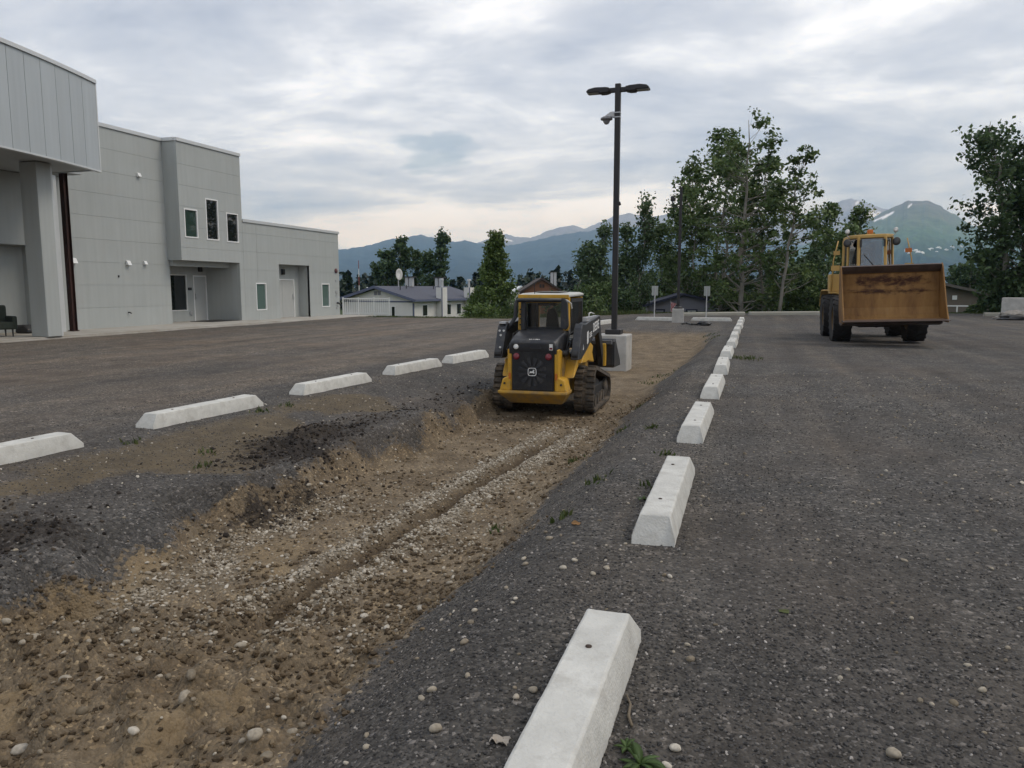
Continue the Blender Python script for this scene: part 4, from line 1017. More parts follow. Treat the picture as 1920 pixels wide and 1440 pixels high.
# ------------------------------------------------------------------ machines
M_YEL = surf('machine_yellow', (.60, .335, .03), .45, .14, 5, spec=.45, dirt=(.24, .175, .10), dscale=6, dfac=(.52, .78))
M_MUDY = surf('muddy_yellow', (.46, .26, .035), .6, .2, 5, spec=.3, dirt=(.19, .14, .085), dscale=4, dfac=(.38, .66))
M_BLK = surf('machine_black_paint', (.020, .022, .027), .42, .2, 4, spec=.5, dirt=(.085, .076, .064), dscale=7, dfac=(.50, .82))
M_PLAS = surf('black_plastic', (.016, .016, .017), .6, .2, 6)
M_RUB_T = surf('dusty_track_rubber', (.060, .052, .043), .9, .35, 9, c2=(.034, .030, .026), bump=.4, bscale=40, dirt=(.17, .13, .088), dscale=7, dfac=(.45, .68))
M_TYRE = surf('tyre_rubber', (.022, .021, .021), .85, .3, 8, bump=.3, bscale=40, dirt=(.06, .052, .044), dscale=5, dfac=(.55, .8))
M_ROOFP = surf('cab_roof_pale', (.48, .48, .44), .5, .12, 3)
M_RED = surf('red_lens', (.16, .012, .022), .25, .1)
M_ORG = surf('orange_reflector', (.50, .14, .02), .3, .1)
M_WHT = surf('decal_white', (.75, .75, .73), .5, .04)
M_LAMP = surf('lamp_glass', (.65, .65, .62), .2, .1, 20)
M_CABG = glass_clear('cab_glass', (.88, .9, .9), .02)
M_SEAT = surf('seat_black', (.014, .014, .015), .7, .2)
M_MESH = surf('side_screen_black', (.012, .013, .015), .6, .3, 30)
def text_obj(txt, size, mat, parent, m, depth=.002, name='lettering', bold=True, xs=1.0):
    cu_ = bpy.data.curves.new('lettering', 'FONT'); cu_.body = txt; cu_.size = size; cu_.extrude = depth; cu_.align_x = 'CENTER'; cu_.align_y = 'CENTER'
    if bold: cu_.offset = size * .018
    o = bpy.data.objects.new('tmp_text', cu_); COL.objects.link(o)
    bpy.context.view_layer.update()
    me = bpy.data.meshes.new_from_object(o.evaluated_get(bpy.context.evaluated_depsgraph_get()))
    bpy.data.objects.remove(o)
    me.transform(Matrix.Diagonal((xs, 1, 1, 1))); me.transform(m); me.name = name
    me.materials.clear(); me.materials.append(mat)
    q = bpy.data.objects.new(name, me); return link(q, parent)
def frame_m(origin, xdir, ydir):
    x = Vector(xdir).normalized(); y = Vector(ydir); y = (y - x * y.dot(x)).normalized(); z = x.cross(y)
    m = Matrix((x, y, z)).transposed().to_4x4(); m.translation = Vector(origin); return m

# ---------------- tracked loader, seen from behind
SU, SV = -3.30, 12.15
S = thing('tracked_loader', 'yellow and black compact tracked loader driving away in the dirt trench', 'loader', (SU, SV, -0.50), R(1.2))
# tracks: hull of three wheels
def hull_path(cs, n=14):
    pts = []
    for y, z, r in cs:
        for k in range(48):
            a = 2 * math.pi * k / 48; pts.append((y + r * math.cos(a), z + r * math.sin(a)))
    pts = sorted(set((round(a, 5), round(b, 5)) for a, b in pts))
    def half(ps):
        h = []
        for p in ps:
            while len(h) > 1 and (h[-1][0] - h[-2][0]) * (p[1] - h[-2][1]) - (h[-1][1] - h[-2][1]) * (p[0] - h[-2][0]) <= 0: h.pop()
            h.append(p)
        return h
    lo = half(pts); up = half(pts[::-1]); return lo[:-1] + up[:-1]
def resample(loop, n):
    P = [Vector(p) for p in loop]; L = [0.0]
    for a, b in zip(P, P[1:] + P[:1]): L.append(L[-1] + (b - a).length)
    T = L[-1]; out = []
    for k in range(n):
        d = T * k / n; i = max(j for j in range(len(P)) if L[j] <= d + 1e-9); a, b = P[i], P[(i + 1) % len(P)]
        out.append(a + (b - a) * ((d - L[i]) / max(1e-9, (L[i + 1] - L[i]))))
    return out
WH = [(.24, .25, .215), (.30, .58, .165), (1.62, .26, .215)]
outer = resample(hull_path([(y, z, r) for y, z, r in WH]), 176)
for sx in (-1, 1):
    x0, x1 = (.53, .86) if sx > 0 else (-.86, -.53)
    tr = MB(); n = len(outer)
    cen = sum((p for p in outer), Vector((0, 0))) / n
    def nrm(i):
        d = outer[(i + 1) % n] - outer[i - 1]; q = Vector((d.y, -d.x)).normalized(); return q
    rin = [[(x0, p.x, p.y), (x1, p.x, p.y), (x1, p.x - nrm(i).x * .035, p.y - nrm(i).y * .035), (x0, p.x - nrm(i).x * .035, p.y - nrm(i).y * .035)] for i, p in enumerate(outer)]
    pts = [q for r in rin for q in r]; fs = []
    for i in range(n):
        j = (i + 1) % n
        for k in range(4): fs.append((i * 4 + k, i * 4 + (k + 1) % 4, j * 4 + (k + 1) % 4, j * 4 + k))
    tr.add(pts, fs)
    for i in range(0, n, 4):                      # moulded lugs: two staggered columns
        for col, (a, b) in enumerate(((x0 + .004, x0 + .135), (x1 - .135, x1 - .004))):
            ia = (i + col * 2) % n; p, q = outer[ia], outer[(ia + 3) % n]; na, nb = nrm(ia), nrm((ia + 3) % n); e = .032
            p2, q2 = p + na * e + (q - p) * .18, q + nb * e - (q - p) * .18
            tr.add([(a, p.x, p.y), (b, p.x, p.y), (b, q.x, q.y), (a, q.x, q.y), (a, p2.x, p2.y), (b, p2.x, p2.y), (b, q2.x, q2.y), (a, q2.x, q2.y)], [(0, 3, 2, 1), (4, 5, 6, 7), (0, 1, 5, 4), (1, 2, 6, 5), (2, 3, 7, 6), (3, 0, 4, 7)])
        ia = (i + 1) % n; p, q = outer[ia], outer[(ia + 1) % n]; na = nrm(ia); e = .014; m0, m1 = x0 + .138, x1 - .138
        tr.add([(m0, p.x, p.y), (m1, p.x, p.y), (m1, q.x, q.y), (m0, q.x, q.y), (m0, p.x + na.x * e, p.y + na.y * e), (m1, p.x + na.x * e, p.y + na.y * e), (m1, q.x + na.x * e, q.y + na.y * e), (m0, q.x + na.x * e, q.y + na.y * e)], [(0, 3, 2, 1), (4, 5, 6, 7), (0, 1, 5, 4), (1, 2, 6, 5), (2, 3, 7, 6), (3, 0, 4, 7)])
    track = tr.build('track', M_RUB_T, S, bevel=0)
    xm = (x0 + x1) / 2; xo = sx * .80
    MB().box(xm - .07, xm + .07, .35, 1.5, .20, .40).build('track_frame', M_PLAS, track, bevel=.03)
    MB().prism([(.5, .38), (1.35, .36), (1.1, .46), (.55, .62)], 'x', xm - .05, xm + .05).build('track_support', M_BLK, track, bevel=.02)
    for y, z, r in WH: MB().lathe([(0, xm - .1), (r - .05, xm - .1), (r - .05, xm - .06), (r * .45, xm - .03), (r * .45, xm + .03), (r - .05, xm + .06), (r - .05, xm + .1), (r * .3, xm + .13 if sx > 0 else xm + .1), (0, xm + .13 if sx > 0 else xm + .1)], 'x', 20, (0, y, z)).build('track_wheel', M_RUB_T, track, autos=40)
    for y in (.55, .82, 1.09, 1.34): MB().lathe([(0, xm - .11), (.1, xm - .11), (.1, xm + .11), (0, xm + .11)], 'x', 16, (0, y, .15)).build('road_wheel', M_RUB_T, track, autos=40)
# chassis between the tracks, bumper, side bodywork
MB().prism([(-.40, .30), (1.75, .24), (1.85, .45), (1.7, .95), (.2, 1.0), (-.35, .95)], 'x', -.44, .44).build('chassis', M_MUDY, S, bevel=.02)
bp = MB()
bp.prism([(-.55, .43), (-.50, .62), (-.42, .66), (-.36, .66), (-.36, .43)], 'y', -.60, -.28)
bp.prism([(.55, .43), (.50, .62), (.42, .66), (.36, .66), (.36, .43)], 'y', -.60, -.28)
bp.build('bumper_ear', M_YEL, S, bevel=.02)
MB().loft([[(-.56, -.66, .44), (.56, -.66, .44), (.56, -.25, .44), (-.56, -.25, .44)], [(-.56, -.67, .40), (.56, -.67, .40), (.56, -.25, .40), (-.56, -.25, .40)], [(-.40, -.46, .22), (.44, -.46, .22), (.44, -.2, .22), (-.40, -.2, .22)]][::-1]).build('bumper', M_MUDY, S, bevel=.012)
for sx in (-1, 1):
    MB().prism([(-.58, .44), (-.60, 1.09), (-.50, 1.10), (-.30, 1.05), (-.25, .5)], 'x', min(sx * .345, sx * .415), max(sx * .345, sx * .415)).build('rear_post', M_YEL, S, bevel=.012)
    MB().prism([(-.3, .62), (-.1, .90), (.5, .96), (1.3, .92), (1.5, .72), (.9, .80), (.1, .80)], 'x', min(sx * .42, sx * .60), max(sx * .42, sx * .60)).build('side_panel', M_YEL, S, bevel=.02)
    MB().prism([(.02, .84), (.3, 1.02), (.75, 1.14), (1.05, 1.05), (.9, .86), (.4, .82)], 'x', min(sx * .60, sx * .66), max(sx * .60, sx * .66)).build('boom_bracket', M_YEL, S, bevel=.012)
    MB().lathe([(0, 0), (.05, 0), (.055, .012), (.03, .02), (0, .02)], 'y', 16, (sx * .26, -.645, .985)).build('tail_light', M_RED, S, smooth=True).rotation_euler = (0, 0, 0)
    MB().box(sx * .378 - .018, sx * .378 + .018, -.606, -.598, .62, .72).build('reflector', M_ORG, S)
    MB().lathe([(0, 0), (.018, 0), (.018, .02), (0, .02)], 'y', 8, (sx * .46, -.625, .55)).build('tie_down_bolt', M_BLK, S)
# radiator grille door with slats and round fan guard
gr = MB().box(-.338, .338, -.61, -.50, .44, 1.075).build('grille', M_PLAS, S, bevel=.01)
for k in range(30):
    z = .465 + k * .0198
    MB().box(-.315, .315, -.622, -.611, z, z + .009).build('slat', M_BLK, gr)
fb = MB()
for k in range(12):
    a = 2 * math.pi * k / 12 + .13; c, s = math.cos(a), math.sin(a); c2, s2 = math.cos(a + .30), math.sin(a + .30)
    fb = MB(); zc_ = .745
    fb.add([(c * .09, -.6235, zc_ + s * .09), (c * .235, -.6235, zc_ + s * .235), (c2 * .235, -.6235, zc_ + s2 * .235), (c2 * .09, -.6235, zc_ + s2 * .09), (c * .09, -.630, zc_ + s * .09), (c * .235, -.630, zc_ + s * .235), (c2 * .235, -.630, zc_ + s2 * .235), (c2 * .09, -.630, zc_ + s2 * .09)], [(0, 3, 2, 1), (4, 5, 6, 7), (0, 1, 5, 4), (1, 2, 6, 5), (2, 3, 7, 6), (3, 0, 4, 7)])
    fb.build('fan_guard_blade', M_BLK, gr)
em = MB(); rr_ = .062
ring = lambda r, y: [(r * (1 if abs(math.cos(a)) > .7 else 1) * math.copysign(abs(math.cos(a)) ** .5, math.cos(a)), y, .745 + r * .92 * math.copysign(abs(math.sin(a)) ** .5, math.sin(a))) for a in [2 * math.pi * k / 32 for k in range(32)]]
EM = MB().loft([ring(.076, -.628), ring(.076, -.64)]).build('emblem', M_PLAS, gr)
rg_ = MB(); a, b = ring(.070, -.642), ring(.060, -.642); pts = a + b; rg_.add(pts, [(i, (i + 1) % 32, 32 + (i + 1) % 32, 32 + i) for i in range(32)]); rg_.build('emblem_rim', M_WHT, EM)
deer = [(-.046, -.012), (-.030, .004), (-.034, .024), (-.040, .040), (-.026, .030), (-.018, .044), (-.014, .026), (-.004, .012), (.022, .010), (.036, .016), (.034, .002), (.048, -.026), (.030, -.016), (.018, -.012), (.004, -.016), (-.010, -.012), (-.022, -.022), (-.042, -.024), (-.026, -.012)]
MB().prism([(-x, .742 + z) for x, z in deer], 'y', -.644, -.6405).build('emblem_figure', M_WHT, EM)
# hood
hd = MB(); prof = lambda y, zt, w, zb: [(-w, y, zb), (-w, y, zt - .06), (-w + .025, y, zt - .015), (-w + .06, y, zt), (w - .06, y, zt), (w - .025, y, zt - .015), (w, y, zt - .06), (w, y, zb)]
hd.loft([prof(-.625, 1.205, .375, 1.08), prof(-.60, 1.235, .385, 1.02), prof(-.35, 1.305, .41, 1.0), prof(.16, 1.39, .42, 1.0)])
HOOD = hd.build('hood', M_BLK, S, bevel=.012, autos=35)
MB().box(-.33, -.20, -.632, -.615, 1.085, 1.19).build('lamp_housing', M_PLAS, HOOD, bevel=.008)
MB().lathe([(0, 0), (.036, 0), (.042, .008), (.03, .014), (0, .014)], 'y', 16, (-.265, -.646, 1.135)).build('work_light', M_LAMP, HOOD, smooth=True)
MB().box(.27, .325, -.628, -.621, 1.09, 1.185).build('warning_label', M_WHT, HOOD)
MB().box(.275, .32, -.6295, -.628, 1.10, 1.13).build('label_print', M_RED, HOOD)
MB().tube([(-.03, -.63, 1.13), (-.03, -.645, 1.11), (.14, -.645, 1.11), (.14, -.63, 1.13)], .006, 6).build('hood_latch', M_PLAS, HOOD)
text_obj('U-1-331', .052, M_WHT, HOOD, frame_m((.02, -.565, 1.250), (1, 0, 0), (0, .25, .07)), .001)
# cab: yellow frame, black screens, pale roof
cab = MB().box(-.42, -.36, .14, .22, 1.38, 1.90).box(.34, .42, .14, .22, 1.38, 1.90).box(-.36, .34, .14, .22, 1.81, 1.90).box(-.42, -.36, 1.2, 1.26, .95, 1.90).box(.36, .42, 1.2, 1.26, .95, 1.90).box(-.36, .36, 1.2, 1.26, 1.83, 1.90).build('cab', M_YEL, S, bevel=.01)
for sx in (-1, 1):
    MB().prism([(.05, 1.36), (.09, 1.86), (.14, 1.86), (.14, 1.36)], 'x', min(sx * .335, sx * .425), max(sx * .335, sx * .425)).build('cab_post_plate', M_YEL, cab, bevel=.008)
    for z in (1.45, 1.55, 1.62, 1.7): MB().lathe([(0, 0), (.014, 0), (.014, .01), (0, .01)], 'y', 8, (sx * .385, .04, z)).build('post_hole', M_PLAS, cab)
    sc_ = MB()
    sc_.box(min(sx * .425, sx * .44), max(sx * .425, sx * .44), .22, .26, 1.30, 1.88).box(min(sx * .425, sx * .44), max(sx * .425, sx * .44), 1.12, 1.18, 1.2, 1.88).box(min(sx * .425, sx * .44), max(sx * .425, sx * .44), .26, 1.12, 1.82, 1.88).box(min(sx * .425, sx * .44), max(sx * .425, sx * .44), .26, 1.12, 1.28, 1.34)
    side = sc_.build('side_screen', M_BLK, cab)
    for k in range(13):
        y = .29 + k * .067
        MB().box(min(sx * .428, sx * .436), max(sx * .428, sx * .436), y, y + .022, 1.34, 1.82).build('screen_bar', M_MESH, side)
rf = MB().loft([[(-.42, .06, 1.90), (.42, .06, 1.90), (.42, 1.36, 1.92), (-.42, 1.36, 1.92)], [(-.42, .06, 1.935), (.42, .06, 1.935), (.42, 1.36, 1.955), (-.42, 1.36, 1.955)], [(-.37, .14, 1.965), (.37, .14, 1.965), (.36, 1.26, 1.98), (-.36, 1.26, 1.98)]]).build('roof', M_ROOFP, cab, bevel=.012)
MB().box(-.425, .425, .052, .09, 1.885, 1.942).build('roof_edge', M_YEL, cab, bevel=.008)
MB().box(-.22, .22, .35, 1.0, 1.976, 1.99).build('roof_hatch', M_PLAS, rf, bevel=.006)
MB().box(-.19, .19, .37, .98, 1.985, 1.994).build('hatch_panel', M_ROOFP, rf)
MB().tube([(-.16, .12, 1.93), (-.165, .12, 2.13)], .006, 6).build('antenna', M_PLAS, rf)
MB().box(-.36, .34, .20, .206, 1.385, 1.81).build('rear_window', M_CABG, cab)
MB().box(-.34, .34, 1.225, 1.235, 1.1, 1.83).build('front_window', M_CABG, cab)
MB().box(-.36, .34, .13, .20, 1.375, 1.41).build('window_seal', M_PLAS, cab)
st_ = MB().loft([[(-.11 + .02, .55, 1.1), (.15, .55, 1.1), (.15, .62, 1.1), (-.09, .62, 1.1)], [(-.07, .52, 1.45), (.15, .52, 1.45), (.15, .60, 1.45), (-.07, .60, 1.45)], [(-.05, .50, 1.62), (.13, .50, 1.62), (.13, .57, 1.62), (-.05, .57, 1.62)], [(-.01, .50, 1.70), (.09, .50, 1.70), (.09, .55, 1.70), (-.01, .55, 1.70)]])
st_.build('seat', M_SEAT, cab, bevel=.03)
MB().tube([(-.05, .5, 1.45), (-.03, .6, 1.7), (-.02, .7, 1.83)], .008, 6).build('grab_bar', M_PLAS, cab)
MB().box(-.33, -.18, .3, .5, 1.38, 1.8).build('control_column', M_SEAT, cab, bevel=.03)
MB().box(-.15, .15, .25, .45, 1.76, 1.81).build('ceiling_console', M_SEAT, cab, bevel=.02)
# black guard frame behind the cab
MB().tube([(-.56, -.12, 1.36), (-.50, -.10, 1.46), (-.43, -.09, 1.58), (-.42, -.09, 1.80), (-.40, -.09, 1.845), (-.36, -.09, 1.855), (.34, -.09, 1.855)], .034, 10).build('guard_tube', M_BLK, S, smooth=True)
MB().prism([(.33, 1.40), (.42, 1.38), (.46, 1.44), (.44, 1.82), (.40, 1.88), (.34, 1.885)], 'y', -.12, -.05).build('guard_plate', M_BLK, S, bevel=.012)
MB().box(-.36, -.29, -.02, .1, 1.36, 1.86).build('inner_post', M_BLK, S, bevel=.015)
MB().tube([(.40, .0, 1.86), (.46, .08, 1.80), (.47, .1, 1.72)], .012, 6).build('lamp_cable', M_LAMP, S)
# lift arms
ARM = [(-.44, .93), (-.42, 1.0), (-.20, 1.42), (-.12, 1.485), (.09, 1.47), (1.46, 1.57), (1.54, 1.50), (1.52, 1.29), (.72, 1.18), (.20, 1.02), (-.20, .92)]
for sx in (-1, 1):
    xa, xb = (.57, .70) if sx > 0 else (-.70, -.55)
    arm = MB().prism(ARM, 'x', xa, xb).build('lift_arm', M_BLK, S, bevel=.014)
    MB().prism([(1.48, 1.5), (1.62, 1.42), (2.08, .82), (2.10, .62), (1.95, .60), (1.86, .78), (1.46, 1.28)], 'x', xa + .02, xb - .02).build('arm_leg', M_BLK, arm, bevel=.012)
    MB().prism([(1.98, .60), (2.12, .60), (2.12, 1.02), (2.0, 1.02)], 'x', xa + .03, xb + (.02 if sx > 0 else -.05)).build('coupler_plate', M_YEL, arm, bevel=.01)
    for z, y in () if sx > 0 else ((1.36, 0), (1.36, .07), (1.29, .03), (1.10, .05)):
        MB().lathe([(0, 0), (.018, 0), (.018, .014), (0, .014)], 'y', 10, (xa + .045 + y if sx < 0 else xb - .10 + y, -.42 + (z - 1.0) * .524 - .012, z)).build('pin_bolt', M_LAMP, arm)
    MB().cyl((xa + .02, -.38, 1.0), (xb - .02, -.38, 1.0), .07, .07, 16).build('pivot_pin', M_PLAS, arm)
    MB().tube([(sx * .47, .1, .95), (sx * .48, .9, 1.22)], [.045, .045], 12).build('lift_cylinder', M_BLK, arm)
    MB().tube([(sx * .50, -.36, 1.05), (sx * .50, .0, 1.22), (sx * .5, .6, 1.30)], .014, 6).build('hydraulic_hose', M_PLAS, arm, smooth=True)
    MB().tube([(sx * .46, -.30, 1.02), (sx * .47, -.1, 1.30), (sx * .46, .5, 1.36)], .014, 6).build('hydraulic_hose', M_PLAS, arm, smooth=True)
    if sx > 0:
        dirv = Vector((0, 1.37, .12)).normalized()
        text_obj('DEERE', .215, M_WHT, arm, frame_m((xb + .002, 1.07, 1.39), dirv, (0, 0, 1)), .001, xs=.95)
        text_obj('333E', .12, M_WHT, arm, frame_m((xb + .002, .56, 1.27), dirv, (0, 0, 1)), .001)
        MB().prism([(.24, 1.13), (.36, 1.16), (.36, 1.35), (.24, 1.33)], 'x', xb + .0005, xb + .003).build('decal', M_WHT, arm)
        MB().prism([(-.10, 1.06), (-.04, 1.07), (-.07, 1.15)], 'x', xb + .0005, xb + .003).build('decal', M_WHT, arm)
        MB().box(xa + .03, xb - .03, .35, 1.35, 1.50, 1.565).build('arm_top_plate', M_STEELG, arm).rotation_euler = (0, 0, 0)
        MB().tube([(xa + .05, .8, 1.56), (xa + .05, .82, 1.62), (xa + .05, 1.0, 1.63), (xa + .05, 1.3, 1.60)], .010, 6).build('steel_line', M_LAMP, arm)
    else:
        MB().box(xa + .02, xb - .02, -.19, -.02, 1.47, 1.50).build('arm_cap', M_STEELG, arm)
MB().cyl((-.5, -.30, 1.02), (.5, -.30, 1.02), .05, .05, 12).build('cross_tube', M_BLK, S)
# bucket carried low in front
bk = [(2.14, .60), (2.14, 1.0), (2.22, 1.10), (2.30, 1.10), (2.30, 1.06), (2.20, .98), (2.20, .68), (2.30, .60), (2.95, .56), (2.95, .53), (2.25, .55)]
BU = MB().prism(bk, 'x', -.84, .84).build('bucket', M_BLK, S, bevel=.008)
for sx in (-1, 1): MB().prism([(2.16, .58), (2.16, 1.05), (2.28, 1.10), (2.9, .64), (2.95, .54), (2.3, .56)], 'x', min(sx * .84, sx * .865), max(sx * .84, sx * .865)).build('bucket_side', M_BLK, BU, bevel=.006)
for x in (-.5, 0, .5): MB().prism([(2.08, .7), (2.138, .66), (2.138, 1.0), (2.10, 1.0)], 'x', x - .03, x + .03).build('bucket_rib', M_BLK, BU)
MB().box(-.82, .82, 2.06, 2.138, 1.0, 1.08).build('bucket_top_bar', surf('bucket_worn', (.10, .10, .10), .5, .3, 6), BU, bevel=.01)

# ---------------- wheel loader with the big rusty bucket
M_LYEL = surf('faded_loader_yellow', (.55, .355, .115), .5, .14, 3, spec=.4, dirt=(.30, .17, .06), dscale=3, dfac=(.58, .85))
m, n, l, p = new_mat('rusty_bucket')
t = N(n, 'ShaderNodeTexCoord'); sepb = N(n, 'ShaderNodeSeparateXYZ'); l.new(t.outputs['Object'], sepb.inputs[0])
na = N(n, 'ShaderNodeTexNoise'); na.inputs['Scale'].default_value = 2.2; na.inputs['Detail'].default_value = 8; na.inputs['Roughness'].default_value = .7
mpn = N(n, 'ShaderNodeMapping'); mpn.inputs['Scale'].default_value = (1.6, .5, .35); l.new(t.outputs['Object'], mpn.inputs[0]); l.new(mpn.outputs[0], na.inputs[0])
ra = N(n, 'ShaderNodeValToRGB'); ramp_set(ra, [(.28, (.12, .058, .026)), (.45, (.225, .12, .042)), (.62, (.295, .165, .058)), (.8, (.27, .185, .105))]); l.new(na.outputs[0], ra.inputs[0])
nb = N(n, 'ShaderNodeTexNoise'); nb.inputs['Scale'].default_value = 5.5; nb.inputs['Detail'].default_value = 9; nb.inputs['Roughness'].default_value = .72
mpb = N(n, 'ShaderNodeMapping'); mpb.inputs['Scale'].default_value = (.55, 1, 1.1); l.new(t.outputs['Object'], mpb.inputs[0]); l.new(mpb.outputs[0], nb.inputs[0])
def bandm(c, w):   # rust worn bare where the load rubs: bands at their own height on the back sheet
    d = math_n(n, l, 'ABSOLUTE', math_n(n, l, 'SUBTRACT', sepb.outputs[2], c)); return math_n(n, l, 'SUBTRACT', 1.0, math_n(n, l, 'DIVIDE', d, w), True)
bm_ = math_n(n, l, 'MAXIMUM', math_n(n, l, 'MULTIPLY', bandm(1.66, .30), .95), bandm(1.38, .13))
xm_ = math_n(n, l, 'SUBTRACT', 1.15, math_n(n, l, 'ABSOLUTE', sepb.outputs[0]), True)
bm_ = math_n(n, l, 'MULTIPLY', bm_, math_n(n, l, 'MULTIPLY', xm_, 2.5, True))
rf_ = math_n(n, l, 'MULTIPLY', math_n(n, l, 'SUBTRACT', math_n(n, l, 'ADD', math_n(n, l, 'MULTIPLY', bm_, .30), nb.outputs[0]), .62), 6.0, True)
mxb = N(n, 'ShaderNodeMix', data_type='RGBA'); l.new(rf_, mxb.inputs[0]); l.new(ra.outputs[0], mxb.inputs[6]); mxb.inputs[7].default_value = (.055, .022, .012, 1)
l.new(mxb.outputs[2], p.inputs['Base Color']); p.inputs['Roughness'].default_value = .7; p.inputs['Specular IOR Level'].default_value = .3
bb = N(n, 'ShaderNodeBump'); bb.inputs['Strength'].default_value = .25; bb.inputs['Distance'].default_value = .02; l.new(nb.outputs[0], bb.inputs['Height']); l.new(bb.outputs[0], p.inputs['Normal'])
M_RBUCK = m
M_EDGE = surf('worn_and_shaded_steel', (.075, .05, .04), .6, .35, 4, bump=.3)
M_RIM = surf('dirty_rim', (.16, .10, .04), .7, .3, 5)
LU, LV = 3.42, 24.55
Ld = thing('wheel_loader', 'yellow wheel loader with raised rusty bucket facing the camera on the right', 'loader', (LU, LV, 0.0), R(176))
Ld.rotation_euler = (0, R(1.7), R(181))
def lug_tyre(parent, x, y, sx):
    r, w = .70, .50; rim = .36
    ty = MB(); a = w / 2
    ty.lathe([(rim, -a * .82), (r * .80, -a), (r * .93, -a * .95), (r * .965, -a * .75), (r * .965, a * .75), (r * .93, a * .95), (r * .80, a), (rim, a * .82), (rim - .02, a * .6), (rim - .02, -a * .6)], 'x', 40, (0, 0, 0))
    for k in range(20):                         # chevron lugs, two rows
        for s in (-1, 1):
            a0 = 2 * math.pi * (k + (.5 if s > 0 else 0)) / 20; pts = []
            for rr2 in (r * .955, r):
                for (xx, da) in ((.0, .0), (s * a * .93, .24), (s * a * .93, .24 + .105), (.0, .12)):
                    ang = a0 + da; pts.append((xx, rr2 * math.cos(ang) * (1 if abs(xx) < .1 else .985), rr2 * math.sin(ang) * (1 if abs(xx) < .1 else .985)))
            ty.add(pts, [(0, 3, 2, 1), (4, 5, 6, 7), (0, 1, 5, 4), (1, 2, 6, 5), (2, 3, 7, 6), (3, 0, 4, 7)])
            pts = []
            for xx in (s * a * .93, s * a * 1.0):
                for rr2, da in ((r * .82, .26), (r * .985, .24), (r * .985, .345), (r * .82, .365)): pts.append((xx, rr2 * math.cos(a0 + da), rr2 * math.sin(a0 + da)))
            ty.add(pts, [(0, 3, 2, 1), (4, 5, 6, 7), (0, 1, 5, 4), (1, 2, 6, 5), (2, 3, 7, 6), (3, 0, 4, 7)])
    wh_ = bpy.data.objects.new('wheel', None); wh_.empty_display_size = .1; link(wh_, parent); wh_.location = (x, y, r - .015)
    ty.build('tyre', M_TYRE, wh_, autos=35)
    MB().lathe([(0, .10), (.10, .10), (.12, .16), (.2, .12), (.30, .04), (.345, .2), (.345, -.2), (0, -.2)] if sx > 0 else [(0, .2), (.345, .2), (.345, -.2), (.30, -.04), (.2, -.12), (.12, -.16), (.10, -.10), (0, -.10)], 'x', 28, (0, 0, 0)).build('rim', M_RIM, wh_, autos=30)
for x, y in ((-.98, 0), (.98, 0), (-.98, -2.75), (.98, -2.75)): lug_tyre(Ld, x, y, 1 if x > 0 else -1)
MB().cyl((-.8, 0, .68), (.8, 0, .68), .14, .14, 14).build('front_axle', M_LYEL, Ld)
MB().lathe([(0, -.2), (.2, -.15), (.26, 0), (.2, .15), (0, .2)], 'x', 16, (0, 0, .66)).build('differential', M_DARKM, Ld, smooth=True)
MB().cyl((-.8, -2.75, .68), (.8, -2.75, .68), .14, .14, 14).build('rear_axle', M_LYEL, Ld)
MB().prism([(.45, .62), (.55, 1.1), (.3, 1.85), (-.25, 1.85), (-.9, 1.2), (-.95, .55), (.1, .48)], 'x', -.42, .42).build('front_frame', M_LYEL, Ld, bevel=.03)
MB().box(-.46, .46, -3.9, -.95, .62, 1.25).build('rear_frame', M_LYEL, Ld, bevel=.03)
MB().box(-.55, .55, -.5, .45, .44, .60).build('belly_guard', M_DARKM, Ld, bevel=.03)
MB().prism([(-3.95, 1.15), (-3.95, 1.95), (-3.6, 2.12), (-2.2, 2.15), (-2.2, 1.15)], 'x', -.62, .62).build('engine_hood', M_LYEL, Ld, bevel=.05)
MB().box(-.9, .9, -4.15, -3.95, .75, 1.5).build('counterweight', M_LYEL, Ld, bevel=.04)
MB().tube([(-.3, -2.9, 2.1), (-.3, -2.9, 3.0)], .05, 10).build('exhaust_pipe', M_DARKM, Ld)
